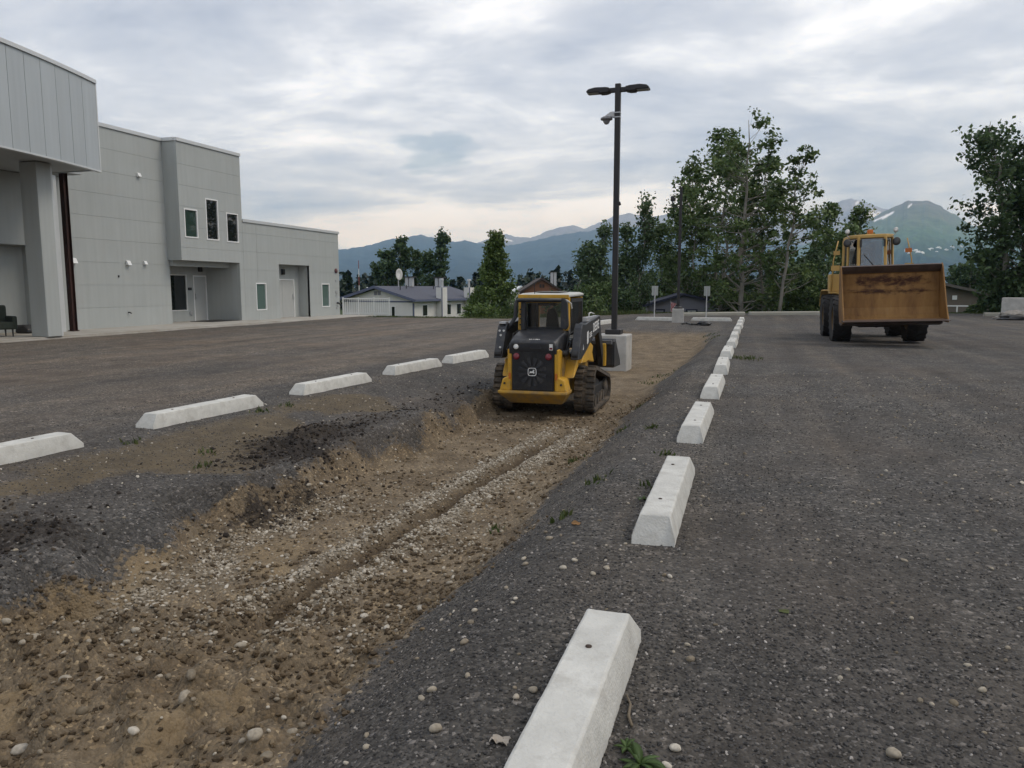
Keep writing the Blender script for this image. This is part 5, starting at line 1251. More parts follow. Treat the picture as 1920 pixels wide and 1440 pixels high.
for sx in (-1, 1):
    fnd = MB(); th0 = [R(80 + 8 * k) for k in range(11)]
    rings = [[(min(sx * .74, sx * 1.24), -2.75 + .80 * math.cos(q), .70 + .80 * math.sin(q)), (max(sx * .74, sx * 1.24), -2.75 + .80 * math.cos(q), .70 + .80 * math.sin(q)), (max(sx * .74, sx * 1.24), -2.75 + .83 * math.cos(q), .70 + .83 * math.sin(q)), (min(sx * .74, sx * 1.24), -2.75 + .83 * math.cos(q), .70 + .83 * math.sin(q))] for q in th0]
    fnd.loft(rings).build('rear_fender', M_LYEL, Ld)
    MB().box(min(sx * .66, sx * 1.15), max(sx * .66, sx * 1.15), -1.75, -1.05, 1.42, 1.47).build('step_platform', M_LYEL, Ld)
    MB().box(min(sx * .85, sx * 1.18), max(sx * .85, sx * 1.18), -1.6, -1.15, 1.47, 2.0).build('tool_box', M_LYEL, Ld, bevel=.02)
    MB().tube([(sx * 1.12, -1.1, 1.5), (sx * 1.08, -1.1, 2.4), (sx * .95, -1.1, 3.0)], .018, 8).build('handrail', M_LYEL, Ld, smooth=True)
    MB().box(min(sx * .9, sx * 1.14), max(sx * .9, sx * 1.14), -1.12, -1.08, 2.1, 2.26).build('rail_bracket', M_LYEL, Ld)
    MB().box(min(sx * .9, sx * 1.08), max(sx * .9, sx * 1.08), -1.1, -1.06, 2.58, 2.70).build('indicator_box', M_ORG if sx < 0 else M_LYEL, Ld)
    MB().prism([(.1, 1.45), (.3, 1.75), (.95, 1.40), (1.17, 1.2), (1.17, .9), (.75, 1.0)], 'x', min(sx * .42, sx * .55), max(sx * .42, sx * .55)).build('lift_arm', M_LYEL, Ld, bevel=.02)
    MB().tube([(sx * .36, .1, .9), (sx * .38, .8, 1.1)], .06, 12).build('lift_cylinder', M_LYEL, Ld)
MB().tube([(0, .1, 1.7), (0, .9, 1.55)], .07, 12).build('tilt_cylinder', M_LYEL, Ld)
# bucket
prof_o = [(2.20, .60), (1.45, .58), (1.30, .68), (1.22, .90), (1.20, 1.55), (1.24, 1.86), (1.38, 2.08)]
prof_i = [(1.41, 2.05), (1.29, 1.84), (1.25, 1.54), (1.27, .93), (1.34, .73), (1.47, .63), (2.20, .63)]
BW = 1.23
LB = MB().prism(prof_o + prof_i, 'x', -BW, BW).build('bucket', M_RBUCK, Ld, bevel=.008); LB.location = (-.10, 0, .09)
for sx in (-1, 1):
    MB().prism([(1.19, .90), (1.17, 1.56), (1.22, 1.90), (1.38, 2.10), (1.50, 2.02), (2.02, .98), (2.26, .62), (2.24, .54), (1.42, .55), (1.28, .66)], 'x', min(sx * BW, sx * (BW + .035)), max(sx * BW, sx * (BW + .035))).build('bucket_side', M_RBUCK, LB, bevel=.008)
MB().prism([(2.0, .57), (2.42, .585), (2.42, .60), (2.20, .629), (2.0, .634)], 'x', -BW - .05, BW + .05).build('cutting_edge', M_EDGE, LB, bevel=.004)
MB().prism([(1.26, 1.90), (1.38, 2.09), (1.49, 2.06), (1.42, 1.965), (1.32, 1.87)], 'x', -BW + .002, BW - .002).build('spill_guard', M_EDGE, LB, bevel=.006)  # dark colour also carries the shade of the downward-facing lip
MB().box(-BW + .002, BW - .002, 1.248, 1.27, 1.36, 1.40).build('wear_strip', M_RBUCK, LB)
MB().prism([(1.2, .5), (1.6, .45), (1.9, .50), (1.9, .57), (1.2, .57)], 'x', -1.2, 1.25).build('bucket_belly', M_EDGE, LB, bevel=.01)
# cab: flat windscreen with two raked corner panes
cabz0, cabz1 = 1.75, 3.04
CB = bpy.data.objects.new('cab', None); CB.empty_display_size = .2; link(CB, Ld); CB.location.x = .08; CB.scale = (.88, 1, 1)
def post(p0, p1, w=.055, nm='cab_post'):
    return MB().tube([p0, p1], w, 4).build(nm, M_LYEL, CB, bevel=.006)
fy = -.55
cor = [(-.42, fy), (.42, fy), (.70, fy - .34), (.70, fy - 1.45), (-.70, fy - 1.45), (-.70, fy - .34)]
top = [(x * .97, y - (.06 if y > -1 else 0)) for x, y in cor]
for (x, y), (tx, tyy) in zip(cor, top): post((x, y, cabz0), (tx, tyy, cabz1))
MB().prism([(x * 1.06, y + .03) for x, y in top], 'z', cabz1 - .02, cabz1 + .09).build('cab_roof', M_LYEL, CB, bevel=.025)
MB().prism([(x * 1.02, y) for x, y in cor], 'z', cabz0 - .6, cabz0 + .22).build('cab_base', M_LYEL, CB, bevel=.02)
M_WSCR = glass_clear('loader_windscreen', (.55, .6, .62), .16)
for i in range(6):
    j = (i + 1) % 6; (a, b), (c, d) = cor[i], cor[j]; (e, f_), (g_, h_) = top[i], top[j]; k = .09
    lerp = lambda p, q, s: p + (q - p) * s
    P0 = [(lerp(a, c, k), lerp(b, d, k), cabz0 + .22), (lerp(c, a, k), lerp(d, b, k), cabz0 + .22), (lerp(g_, e, k), lerp(h_, f_, k), cabz1 - .04), (lerp(e, g_, k), lerp(f_, h_, k), cabz1 - .04)]
    nv_ = Vector((d - b, -(c - a), 0)).normalized() * .008
    MB().add([Vector(q) + nv_ for q in P0] + [Vector(q) - nv_ for q in P0], [(0, 1, 2, 3), (7, 6, 5, 4), (0, 4, 5, 1), (1, 5, 6, 2), (2, 6, 7, 3), (3, 7, 4, 0)]).build(('windscreen', 'corner_pane', 'side_pane', 'rear_pane', 'side_pane', 'corner_pane')[i], M_WSCR, CB)
MB().box(-.25, .25, -1.7, -1.55, 1.9, 2.75).build('seat_back', M_SEAT, CB, bevel=.06)
MB().prism([(-.32, 2.0), (.36, 2.0), (.24, 2.28), (.05, 2.34), (-.04, 2.62), (-.13, 2.34), (-.26, 2.26)], 'y', -1.54, -1.48).build('seat_cover', surf('pale_seat_cover', (.45, .52, .62), .8, .1), CB, bevel=.02)
MB().tube([(.05, fy + .02, 2.1), (-.05, fy + .025, 2.22), (.26, fy + .01, 2.55)], .010, 6).build('wiper', M_DARKM, CB)
for sx in (-1, 1):
    MB().tube([(sx * .50, fy - .1, cabz1 - .02), (sx * .56, fy - .1, cabz1 - .16)], .015, 6).build('lamp_bracket', M_DARKM, CB)
    MB().lathe([(0, 0), (.09, .0), (.12, .06), (.12, .16), (.10, .18), (0, .18)], 'y', 16, (sx * .76, fy - .25, cabz1 - .14)).build('work_lamp', M_DARKM, CB, smooth=True)
    MB().tube([(sx * .70, fy - .3, cabz1 - .05), (sx * .76, fy - .3, cabz1 - .1)], .015, 6).build('lamp_bracket', M_DARKM, CB)
    MB().tube([(sx * .66, fy - .3, cabz1), (sx * .74, fy - .28, cabz1 + .08), (sx * .75, fy - .26, cabz1 + .14)], .012, 6).build('lamp_stalk', M_STEELG, CB)
    hl = MB().lathe([(0, -.06), (.045, -.045), (.075, 0), (.08, .02), (0, .02)], 'y', 18, (sx * .75, fy - .25, cabz1 + .20)).build('head_lamp', M_STEELG, CB, smooth=True)
    MB().lathe([(0, .021), (.068, .021), (.05, .03), (0, .036)], 'y', 18, (sx * .75, fy - .25, cabz1 + .20)).build('lens', M_LAMP, hl, smooth=True)
    MB().box(sx * .36 - .03, sx * .36 + .03, fy + .02, fy + .06, cabz1 - .28, cabz1 - .06).build('hinge_cover', M_DARKM, CB)
MB().box(-.14, .14, fy - .6, fy - .35, cabz1 + .085, cabz1 + .12).build('beacon_base', M_LYEL, CB)
MB().box(-.09, .09, fy - .56, fy - .38, cabz1 + .12, cabz1 + .25).build('beacon', M_ORG, CB, bevel=.03)
# ------------------------------------------------------------------ trees
M_BARK = surf('grey_bark', (.24, .225, .195), .95, .35, 3, bump=.5, bscale=15, stretch=(1, 1, .3))
L_COT = leaf_mat('cottonwood_leaf', (.048, .078, .026), (.094, .146, .046), (.17, .225, .080))
L_DARK = leaf_mat('dark_leaf', (.036, .064, .028), (.068, .114, .044), (.115, .17, .068))
L_LIGHT = leaf_mat('light_birch_leaf', (.055, .090, .022), (.105, .16, .040), (.165, .235, .068))
L_ASP = leaf_mat('aspen_leaf', (.052, .086, .040), (.098, .155, .068), (.17, .225, .12))
L_SPR = leaf_mat('spruce_needle', (.008, .018, .010), (.018, .034, .018), (.034, .055, .028), .1)
def leaves_mesh(name, c, size, rng, flat=.0, tint=None, aspect=.62):
    """one rhombic leaf spray per centre"""
    n = len(c)
    nr = rng.normal(size=(n, 3)); nr[:, 2] = np.abs(nr[:, 2]) + flat; nr /= np.linalg.norm(nr, axis=1)[:, None]
    a = np.cross(nr, rng.normal(size=(n, 3))); a /= np.linalg.norm(a, axis=1)[:, None]
    b = np.cross(nr, a)
    s = (size * rng.uniform(.6, 1.3, n))[:, None]
    v = np.stack([c - a * s, c - b * s * aspect + nr * s * .15, c + a * s, c + b * s * aspect + nr * s * .15], 1).reshape(-1, 3)
    q = np.arange(4 * n).reshape(n, 4)
    me = fast_mesh(name, v, q)
    t = rng.uniform(0, 1, n) if tint is None else np.clip(tint + rng.normal(0, .18, n), 0, 1)
    fattr(me, 'tint', np.repeat(t, 4))
    return me
def tree(name, label, base, height, width, prof, nclump, nleaf, lsize, mat, seed, stems=1, lean=.0, trunk=.16, group=None, csize=.09, low=.12, bark=None, spread=.12, cat='tree', gap=.0, skew=(0, 0)):
    """prof(t): crown radius share at height share t; clumps of leaves on limbs that leave the stems"""
    rng = np.random.default_rng(seed)
    T = thing(name, label, cat, base, 0, group)
    tk = MB(); cc, ct, cr_ = [], [], []
    for s in range(stems):
        ang = 2 * math.pi * s / max(1, stems) + rng.uniform(0, .8)
        off = np.array([math.cos(ang), math.sin(ang)]) * (spread * width * (stems > 1))
        hs = height * (1.0 if s == 0 else rng.uniform(.72, .97))
        drift = off * 1.6 + rng.normal(0, lean * height, 2) + np.array(skew)
        path = []
        k = 9
        for i in range(k + 1):
            t = i / k; w = rng.normal(0, .012 * height, 2) * (0 < i < k)
            path.append((off[0] * .35 + drift[0] * t ** 1.3 + w[0], off[1] * .35 + drift[1] * t ** 1.3 + w[1], -.4 + (hs + .3) * t))
        r0 = trunk * (1 if s == 0 else rng.uniform(.6, .9))
        tk.tube(path, [max(.012, r0 * (1 - .93 * i / k) ** .9) for i in range(k + 1)], 7)
        P = np.array(path)
        def stem_at(t):
            x = t * k; i = min(k - 1, int(x)); return P[i] + (P[i + 1] - P[i]) * (x - i)
        for j in range(nclump // stems):
            t = low + (1 - low) * rng.uniform(0, 1) ** .85
            rad = prof(t) * width / 2 * (1 if stems == 1 else .62)
            a = rng.uniform(0, 2 * math.pi); f = rng.uniform(.25, 1) ** .6 * rng.uniform(.8, 1.18)
            t0 = max(.03, t - rng.uniform(.03, .14))
            o = stem_at(t0); e = stem_at(t) + np.array([math.cos(a) * rad * f, math.sin(a) * rad * f, rng.normal(0, .02 * height)])
            if rng.uniform() < gap: continue
            mid = (o + e) / 2 + np.array([0, 0, -.01 * height])
            rb = r0 * (1 - t0) * .30 + .010
            tk.tube([o, mid, e], [rb, rb * .6, .008], 4, cap=False)
            cc.append(e); ct.append(rng.uniform(.15, .85)); cr_.append(csize * height * rng.uniform(.55, 1.25))
            if f > .6:
                cc.append((mid + e) / 2 + rng.normal(0, .02 * height, 3)); ct.append(rng.uniform(.1, .6)); cr_.append(csize * height * rng.uniform(.5, .9))
    tk.build('trunk', bark or M_BARK, T, smooth=True)
    cc, ct, cr_ = np.array(cc), np.array(ct), np.array(cr_)
    m = len(cc); per = max(6, nleaf // m)
    idx = np.repeat(np.arange(m), per)
    d = rng.normal(size=(len(idx), 3)); d /= np.linalg.norm(d, axis=1)[:, None]; d *= (rng.uniform(0, 1, len(idx)) ** .5)[:, None]
    d[:, 2] *= .75
    me = leaves_mesh('crown', cc[idx] + d * cr_[idx][:, None], lsize, rng, .2, ct[idx])
    me.materials.append(mat)
    o = bpy.data.objects.new('crown', me); link(o, T)
    return T
poplar = lambda t: (math.sin(math.pi * min(1, t * .92 + .08) ** .75) ** .7) * (1 - .25 * t)
cone = lambda t: max(.04, 1.03 - t) ** .85 * min(1, .45 + t * 3.5)
spire = lambda t: max(.05, (1.05 - t)) ** .8 * min(1, .35 + t * 3)
round_ = lambda t: math.sin(math.pi * (t * .9 + .07)) ** .6
def place(px, depth, dz=0.0):
    p = at(px, 540, depth); return (p.x, p.y, ground_z(p.x, p.y) + dz)
def top_h(py, depth, base): return at(960, py, depth).z - base[2]
def T_(name, label, px, ytop, depth, wpx, prof, nclump, nleaf, ls, mat, seed, **k):
    b = place(px, depth); h = top_h(ytop, depth, b); return tree(name, label, b, h, wpx / FPX * depth, prof, nclump, nleaf, ls, mat, seed, **k)
# large open cottonwood clump right of the small light pole
cw = 'cottonwoods standing together in a clump'
T_('cottonwood', 'tallest open cottonwood in the middle of the clump behind the lot', 1392, 222, 50, 185, round_, 120, 4000, .14, L_COT, 11, trunk=.17, group=cw, csize=.048, low=.10, gap=.25)
T_('cottonwood', 'broad cottonwood on the left of the clump, above the small light pole', 1322, 268, 61, 155, round_, 130, 5200, .16, L_COT, 12, trunk=.15, group=cw, csize=.05, low=.08, stems=2)
T_('cottonwood', 'thin leaning pale-stemmed cottonwood on the right of the clump', 1462, 278, 48, 120, round_, 80, 2600, .14, L_COT, 13, trunk=.12, group=cw, csize=.046, low=.22, gap=.2, skew=(1.2, .3))
T_('cottonwood', 'cottonwood between the tallest and the leaning one of the clump', 1428, 300, 53, 150, round_, 130, 5000, .145, L_COT, 14, trunk=.13, group=cw, csize=.055, low=.05)
T_('cottonwood', 'cottonwood left behind the tallest one of the clump', 1352, 250, 56, 165, round_, 130, 4800, .15, L_COT, 15, trunk=.13, group=cw, csize=.05, low=.06, gap=.1)
T_('cottonwood', 'cottonwood at the far left of the clump, right behind the small light pole', 1290, 300, 63, 90, round_, 110, 4600, .16, L_COT, 16, trunk=.13, group=cw, csize=.055, low=.06, gap=.1)
# neighbours left of the clump
T_('aspen_tree', 'tall narrow silvery aspen just right of the near light pole', 1190, 366, 57, 84, poplar, 130, 8000, .125, L_ASP, 21, stems=2, trunk=.13, csize=.065, low=.04)
T_('aspen_tree', 'bushy aspen left of the near light pole, behind the loader arm', 1112, 420, 56, 96, spire, 140, 8500, .13, L_ASP, 22, stems=3, trunk=.12, csize=.085, low=.02)
T_('aspen_tree', 'low aspen filling the gap between near pole and clump', 1246, 392, 68, 76, round_, 110, 6500, .14, L_COT, 23, stems=2, trunk=.11, csize=.09, low=.03)
T_('birch_tree', 'light green pointed birch right of the white house', 930, 438, 62, 112, cone, 230, 12500, .13, L_LIGHT, 31, stems=1, trunk=.12, csize=.07, low=.04)
T_('birch_tree', 'low spreading light green birch between white house and pointed birch', 900, 512, 64, 56, round_, 90, 5000, .14, L_LIGHT, 32, stems=3, trunk=.08, csize=.13, low=.05)
T_('poplar_tree', 'broad dark poplar behind the left end of the white house roof', 738, 445, 125, 84, round_, 110, 6500, .28, L_DARK, 41, stems=2, trunk=.24, csize=.085, low=.08)
T_('poplar_tree', 'tall dark poplar behind the middle of the white house roof', 817, 436, 122, 66, poplar, 110, 6500, .26, L_DARK, 42, stems=2, trunk=.24, csize=.085, low=.06)
T_('poplar_tree', 'slim dark poplar between the two tall ones behind the white house', 783, 468, 128, 34, spire, 60, 3000, .24, L_DARK, 43, trunk=.18, csize=.08, low=.08)
# trees behind and right of the wheel loader
T_('alder_tree', 'dark alder standing behind the wheel loader cab', 1592, 388, 66, 96, round_, 140, 8500, .16, L_COT, 51, stems=3, trunk=.12, csize=.085, low=.03)
T_('alder_tree', 'leafy alder left of the wheel loader, beside the leaning cottonwood', 1540, 384, 60, 60, round_, 90, 4500, .15, L_COT, 52, stems=2, trunk=.11, csize=.085, low=.03, gap=.12)
T_('alder_tree', 'low alder behind the right rear wheel side of the wheel loader', 1508, 470, 58, 70, round_, 90, 5500, .15, L_DARK, 53, stems=3, trunk=.08, csize=.12, low=.03)
T_('cottonwood', 'huge dense cottonwood at the right edge of the picture', 1895, 205, 46, 215, round_, 260, 17000, .15, L_DARK, 61, stems=4, trunk=.18, csize=.075, low=.03, spread=.14)
T_('cottonwood', 'lower leafy tree beneath the huge cottonwood, above the taupe house', 1815, 470, 80, 110, round_, 120, 7500, .16, L_DARK, 62, stems=3, trunk=.11, csize=.10, low=.05)
# shrubs along the lot edge
sh = 'shrubs along the far edge of the lot'
for i, (px, yt, dp, w, mt, lab) in enumerate([(1062, 522, 54, 70, L_DARK, 'dark shrub right of the red-brown gable'), (1118, 530, 52, 80, L_COT, 'shrub behind the loader arm below the bushy aspen'), (1172, 520, 53, 60, L_DARK, 'shrub at the foot of the silvery aspen'), (1352, 520, 60, 60, L_DARK, 'dark undergrowth shrub right of the small light pole'), (1400, 500, 56, 90, L_DARK, 'dark undergrowth shrub below the tallest cottonwood'), (1452, 505, 57, 90, L_DARK, 'dark undergrowth shrub below the leaning cottonwood'), (1502, 520, 55, 60, L_COT, 'shrub between leaning cottonwood and wheel loader'), (1545, 490, 56, 70, L_COT, 'tall shrub beside the left wheels of the wheel loader'), (1832, 560, 50, 26, L_COT, 'small shrub in front of the taupe house garage'), (1893, 520, 52, 60, L_DARK, 'shrub right of the taupe house under the huge cottonwood'), (886, 572, 60, 30, L_LIGHT, 'light shrub at the right end of the white house'), (900, 560, 58, 50, L_LIGHT, 'light shrub at the foot of the pointed birch'), (962, 548, 60, 60, L_COT, 'shrub left of the tracked loader cab'), (1232, 540, 80, 70, L_COT, 'shrub behind the navy roof left of the small pole'), (1310, 535, 78, 60, L_DARK, 'shrub behind the right end of the grey house')]):
    T_('shrub', lab, px, yt, dp, w, round_, 46, 2600, .12, mt, 100 + i, stems=4, trunk=.035, csize=.22, low=.08, group=sh, spread=.22, cat='shrub')
# ------------------------------------------------------------------ far wood as one mass
rng = np.random.default_rng(5)
fc, ft = [], []
for i in range(900):
    dep = 150 + 650 * rng.uniform(0, 1) ** 1.3; px = rng.uniform(520, 1960)
    p = at(px, 540, dep); h = rng.uniform(5.5, 9.5) + dep * .004; w = h * rng.uniform(.16, .26); conif = rng.uniform() < .6
    k = 60 if dep < 350 else 34
    t = rng.uniform(0.02, 1, k); a = rng.uniform(0, 6.283, k)
    r = w * ((1.05 - t) if conif else np.sin(np.pi * (t * .9 + .08)) ** .6 * .95) * rng.uniform(.4, 1.05, k)
    fc.append(np.stack([p.x + r * np.cos(a), p.y + r * np.sin(a), -4 + h * t], -1)); ft.append(np.full(k, rng.uniform(.1, .8)))
fc, ft = np.concatenate(fc), np.concatenate(ft)
me = leaves_mesh('wood', fc, .75, rng, .3, ft, .8); me.materials.append(L_SPR)
o = bpy.data.objects.new('wood', me); link(o); tag(o, 'dark far-off wood of spruce and birch before the mountains', None, None, 'stuff')
# ------------------------------------------------------------------ grass and weeds
M_GRASS = leaf_mat('grass_blade', (.035, .05, .014), (.065, .095, .026), (.15, .15, .06), .25)
def blades(name, u, v, hmin, hmax, rng, label):
    n = len(u); z = masks(u, v)[0]; a = rng.uniform(0, 6.283, n); h = rng.uniform(hmin, hmax, n); w = .012 + .02 * h * .3
    lx, ly = rng.normal(0, .35, n) * h, rng.normal(0, .35, n) * h
    b = np.stack([u, v, z - .02], -1); sx = np.stack([np.cos(a) * w, np.sin(a) * w, 0 * a], -1)
    top = b + np.stack([lx, ly, h], -1); mid = b + np.stack([lx * .35, ly * .35, h * .6], -1)
    vv = np.stack([b - sx, b + sx, mid + sx * .7, top, mid - sx * .7], 1).reshape(-1, 3)
    me = fast_mesh(name, vv, np.arange(5 * n).reshape(n, 5)); fattr(me, 'tint', np.repeat(np.clip(rng.normal(.5, .25, n), 0, 1), 5)); me.materials.append(M_GRASS)
    o = bpy.data.objects.new(name, me); link(o); tag(o, label, None, None, 'stuff')
gu = rng.uniform(-22, 20, 26000); gv = lot_edge(gu) + rng.gamma(1.6, 1.5, 26000) - .3
keep = ~((gu < -19.5) & (gv < 40)); gu, gv = gu[keep], gv[keep]
blades('grass', gu, gv, .05 + .05 * sst(-14, -9, gu) * (1 - sst(-7, -5, gu)), .12 + .24 * sst(-14, -9, gu) * (1 - sst(-7, -5, gu)), rng, 'grass and weeds along the far edge of the lot')
wc = [(-.70, 5.9), (-.74, 7.15), (-1.2, 6.2), (-1.05, 8.6), (-2.05, 6.1), (-.25, 17.7), (-.2, 17.9), (-.1, 17.6), (-5.95, 8.3), (-5.9, 8.8), (-6.0, 6.2), (-1.6, 9.8), (-2.0, 8.8), (-1.7, 12.2), (-1.2, 26), (-1.4, 28), (-4.9, 5.9), (-5.2, 6.3), (-1.25, 5.1), (-2.1, 17.0), (-2.0, 18.2), (-4.6, 22), (-4.8, 24), (-4.9, 27)]
wu, wv = [], []
for x, y in wc:
    k = 26 if y < 15 else 60; s = .045 if y < 15 else .16
    wu.append(rng.normal(x, s, k)); wv.append(rng.normal(y, s * 1.4, k))
blades('weeds', np.concatenate(wu), np.concatenate(wv), .02, .085, rng, 'small green weeds rooted in the gravel')
# broad-leaved plants beside the nearest wheel stops
def weed_plant(u, v, s, nl, seed, label):
    r = random.Random(seed); t = thing('weed_plant', label, 'plant', (u, v, ground_z(u, v)))
    m_ = leaf_mat('weed_leaf_%d' % seed, (.04, .075, .018), (.07, .12, .03), (.10, .16, .05), .25)
    for i in range(nl):
        a = 2 * math.pi * i / nl + r.uniform(-.4, .4); L = s * r.uniform(.6, 1.2); el = r.uniform(.3, 1.1); w = L * .17
        ca, sa = math.cos(a), math.sin(a); rings = []
        for k in range(6):
            q = k / 5; rr2 = L * q * math.cos(el * (1 - .5 * q)); zz = L * q * math.sin(el * (1 - .7 * q)); ww = w * math.sin(math.pi * min(1, q * .88 + .1)) + .001
            rings.append([(ca * rr2 - sa * ww, sa * rr2 + ca * ww, zz + .15 * ww), (ca * rr2, sa * rr2, zz - .1 * ww), (ca * rr2 + sa * ww, sa * rr2 - ca * ww, zz + .15 * ww), (ca * rr2, sa * rr2, zz + .002)])
        o = MB().loft(rings).build('leaf', m_, t, smooth=True); fattr(o.data, 'tint', np.full(len(o.data.vertices), r.uniform(.2, .9)))
weed_plant(-.30, 2.36, .085, 11, 1, 'leafy green weed at the foot of the nearest wheel stop')
weed_plant(-.36, 2.44, .05, 8, 2, 'smaller green weed just behind the leafy one by the nearest wheel stop')
weed_plant(-.72, 5.55, .08, 6, 3, 'small weed at the left side of the second nearest wheel stop')
# stick, dead leaf, torn paper
stk = MB().tube([(0, 0, .008), (.05, .03, .012), (.13, .05, .010), (.19, .085, .009)], [.005, .006, .005, .003], 6).build('stick', surf('dry_wood', (.20, .16, .11), .9, .3), None, smooth=True)
d_ = ray(1185, 1365); q_ = d_ * (-EYE / d_.z); stk.location = (q_.x, q_.y, ground_z(q_.x, q_.y)); stk.rotation_euler = (0, 0, R(80)); tag(stk, 'short dry stick on the gravel right of the nearest wheel stop', 'stick')
def crumple(name, px, py, s, mat, label, cat):
    d_ = ray(px, py); q_ = d_ * (-EYE / d_.z); bm = bmesh.new(); bmesh.ops.create_grid(bm, x_segments=6, y_segments=5, size=s)
    for w in bm.verts: w.co.z = abs(mnoise.noise(w.co * 26 + Vector((px, 0, 0)))) * s * .9 + .004; w.co.x += mnoise.noise(w.co * 30) * s * .3; w.co.y *= .7
    r_ = bmesh.ops.solidify(bm, geom=bm.faces[:], thickness=.0015)
    o = bm_obj(name, bm, mat, None, False); o.location = (q_.x, q_.y, ground_z(q_.x, q_.y)); tag(o, label, cat)
crumple('paper_scrap', 937, 1392, .035, surf('torn_paper', (.42, .37, .31), .9, .2), 'crumpled pale paper scrap left of the nearest wheel stop', 'paper scrap')
crumple('dead_leaf', 1080, 980, .03, surf('dead_leaf_brown', (.24, .13, .05), .9, .3), 'dry orange-brown leaf left of the second wheel stop', 'leaf')
crumple('green_leaf', 1470, 1150, .022, surf('fallen_green_leaf', (.07, .085, .02), .8, .3), 'single green leaf lying on the open gravel on the right', 'leaf')

# ------------------------------------------------------------------ mountains
def mount_mat(name, low, mid, high, zl, zm, zh, snow=0.0):
    m, n, l, p = new_mat(name)
    g = N(n, 'ShaderNodeNewGeometry'); s = N(n, 'ShaderNodeSeparateXYZ'); l.new(g.outputs['Position'], s.inputs[0])
    nz = N(n, 'ShaderNodeTexNoise'); nz.inputs['Scale'].default_value = .0035; nz.inputs['Detail'].default_value = 9; nz.inputs['Roughness'].default_value = .65; l.new(g.outputs['Position'], nz.inputs[0])
    zz = math_n(n, l, 'ADD', s.outputs[2], math_n(n, l, 'MULTIPLY', math_n(n, l, 'SUBTRACT', nz.outputs[0], .5), (zh - zl) * .55))
    mr = N(n, 'ShaderNodeMapRange'); mr.inputs[1].default_value = zl; mr.inputs[2].default_value = zh; l.new(zz, mr.inputs[0])
    r = N(n, 'ShaderNodeValToRGB'); ramp_set(r, [(0.0, low), ((zm - zl) / (zh - zl), mid), (1.0, high)]); l.new(mr.outputs[0], r.inputs[0])
    n2 = N(n, 'ShaderNodeTexNoise'); n2.inputs['Scale'].default_value = .012; n2.inputs['Detail'].default_value = 8; l.new(g.outputs['Position'], n2.inputs[0])
    rr3 = N(n, 'ShaderNodeValToRGB'); ramp_set(rr3, [(.3, .7), (.7, 1.25)]); l.new(n2.outputs[0], rr3.inputs[0])
    mx = N(n, 'ShaderNodeMix', data_type='RGBA', blend_type='MULTIPLY'); mx.inputs[0].default_value = 1; l.new(r.outputs[0], mx.inputs[6]); l.new(rr3.outputs[0], mx.inputs[7])
    out = mx.outputs[2]
    if snow:
        sn = N(n, 'ShaderNodeAttribute'); sn.attribute_name = 'snow'
        m2 = N(n, 'ShaderNodeMix', data_type='RGBA'); l.new(sn.outputs['Fac'], m2.inputs[0]); l.new(out, m2.inputs[6]); m2.inputs[7].default_value = (.85, .86, .9, 1); out = m2.outputs[2]
    l.new(out, p.inputs['Base Color']); p.inputs['Roughness'].default_value = .95; p.inputs['Specular IOR Level'].default_value = .1
    return m
def ridge(name, prof, D, foot, mat, seed, snow=None, amp=.30, wid=2.2):
    """range of hills whose crest, at distance D, has the surveyed skyline"""
    az, el = [], []
    for px, py in prof:
        d = ray(px, py); az.append(math.atan2(d.x, d.y)); el.append(d.z / math.hypot(d.x, d.y))
    na, nr = 560, 110
    A = np.linspace(az[0], az[-1], na); E_ = np.interp(A, az, el)
    E_ = E_ + (fbm(A * 160, A * 0 + seed, 5, seed) - .5) * .0035
    r_ = np.concatenate([np.linspace(foot, D, 80), D + np.linspace(0, D * .25, nr - 79)[1:]])
    AA, RR = np.meshgrid(A, r_)
    Hc = (E_ * D + EYE)[None, :]
    t = np.clip((RR - foot) / (D - foot), 0, 1)
    up = np.where(RR <= D, (.25 * t + .75 * t ** wid), np.clip(1 - (RR - D) / (D * .25), 0, 1) ** 1.3)
    X, Y = RR * np.sin(AA), RR * np.cos(AA)
    rid = 1 - np.abs(2 * fbm(AA * D / 420 + fbm(X / 900, Y / 900, 3, seed + 3) * 1.2, RR / 1700, 6, seed + 1) - 1)
    bump = (rid - .62) * amp * (np.sin(np.pi * np.clip(t, 0, 1)) ** .8) * (RR <= D)
    Z = -8 + (Hc + 8) * np.clip(up + bump, 0, 2)
    Z = np.where(RR < D, np.minimum(Z, E_[None, :] * .985 * RR + EYE), Z)
    v = np.stack([X, Y, Z], -1).reshape(-1, 3)
    nrr, naa = RR.shape; ii_ = (np.arange(nrr - 1)[:, None] * naa + np.arange(naa - 1)[None, :]).ravel()
    me = fast_mesh(name, v, np.stack([ii_, ii_ + 1, ii_ + naa + 1, ii_ + naa], -1))
    if snow:
        sm_ = np.zeros(AA.shape)
        for (x0, y0, x1, y1, w) in snow:
            ang = lambda px, py: (lambda d: (math.atan2(d.x, d.y), d.z / math.hypot(d.x, d.y)))(ray(px, py))
            a0, e0 = ang(x0, y0); a1, e1 = ang(x1, y1); el_ = (Z - EYE) / RR
            dx, dy = a1 - a0, e1 - e0; L2 = dx * dx + dy * dy
            q = np.clip(((AA - a0) * dx + (el_ - e0) * dy) / L2, 0, 1)
            dd = np.hypot(AA - a0 - q * dx, el_ - e0 - q * dy)
            sm_ = np.maximum(sm_, np.clip(1.6 - dd / (w / FPX), 0, 1))
        fattr(me, 'snow', sm_)
    me.materials.append(mat); me.shade_smooth()
    o = bpy.data.objects.new(name, me); link(o); return tag(o, kind='structure')
M_MA = mount_mat('forested_slope', (.016, .026, .024), (.028, .042, .036), (.07, .078, .062), 0, 300, 620)
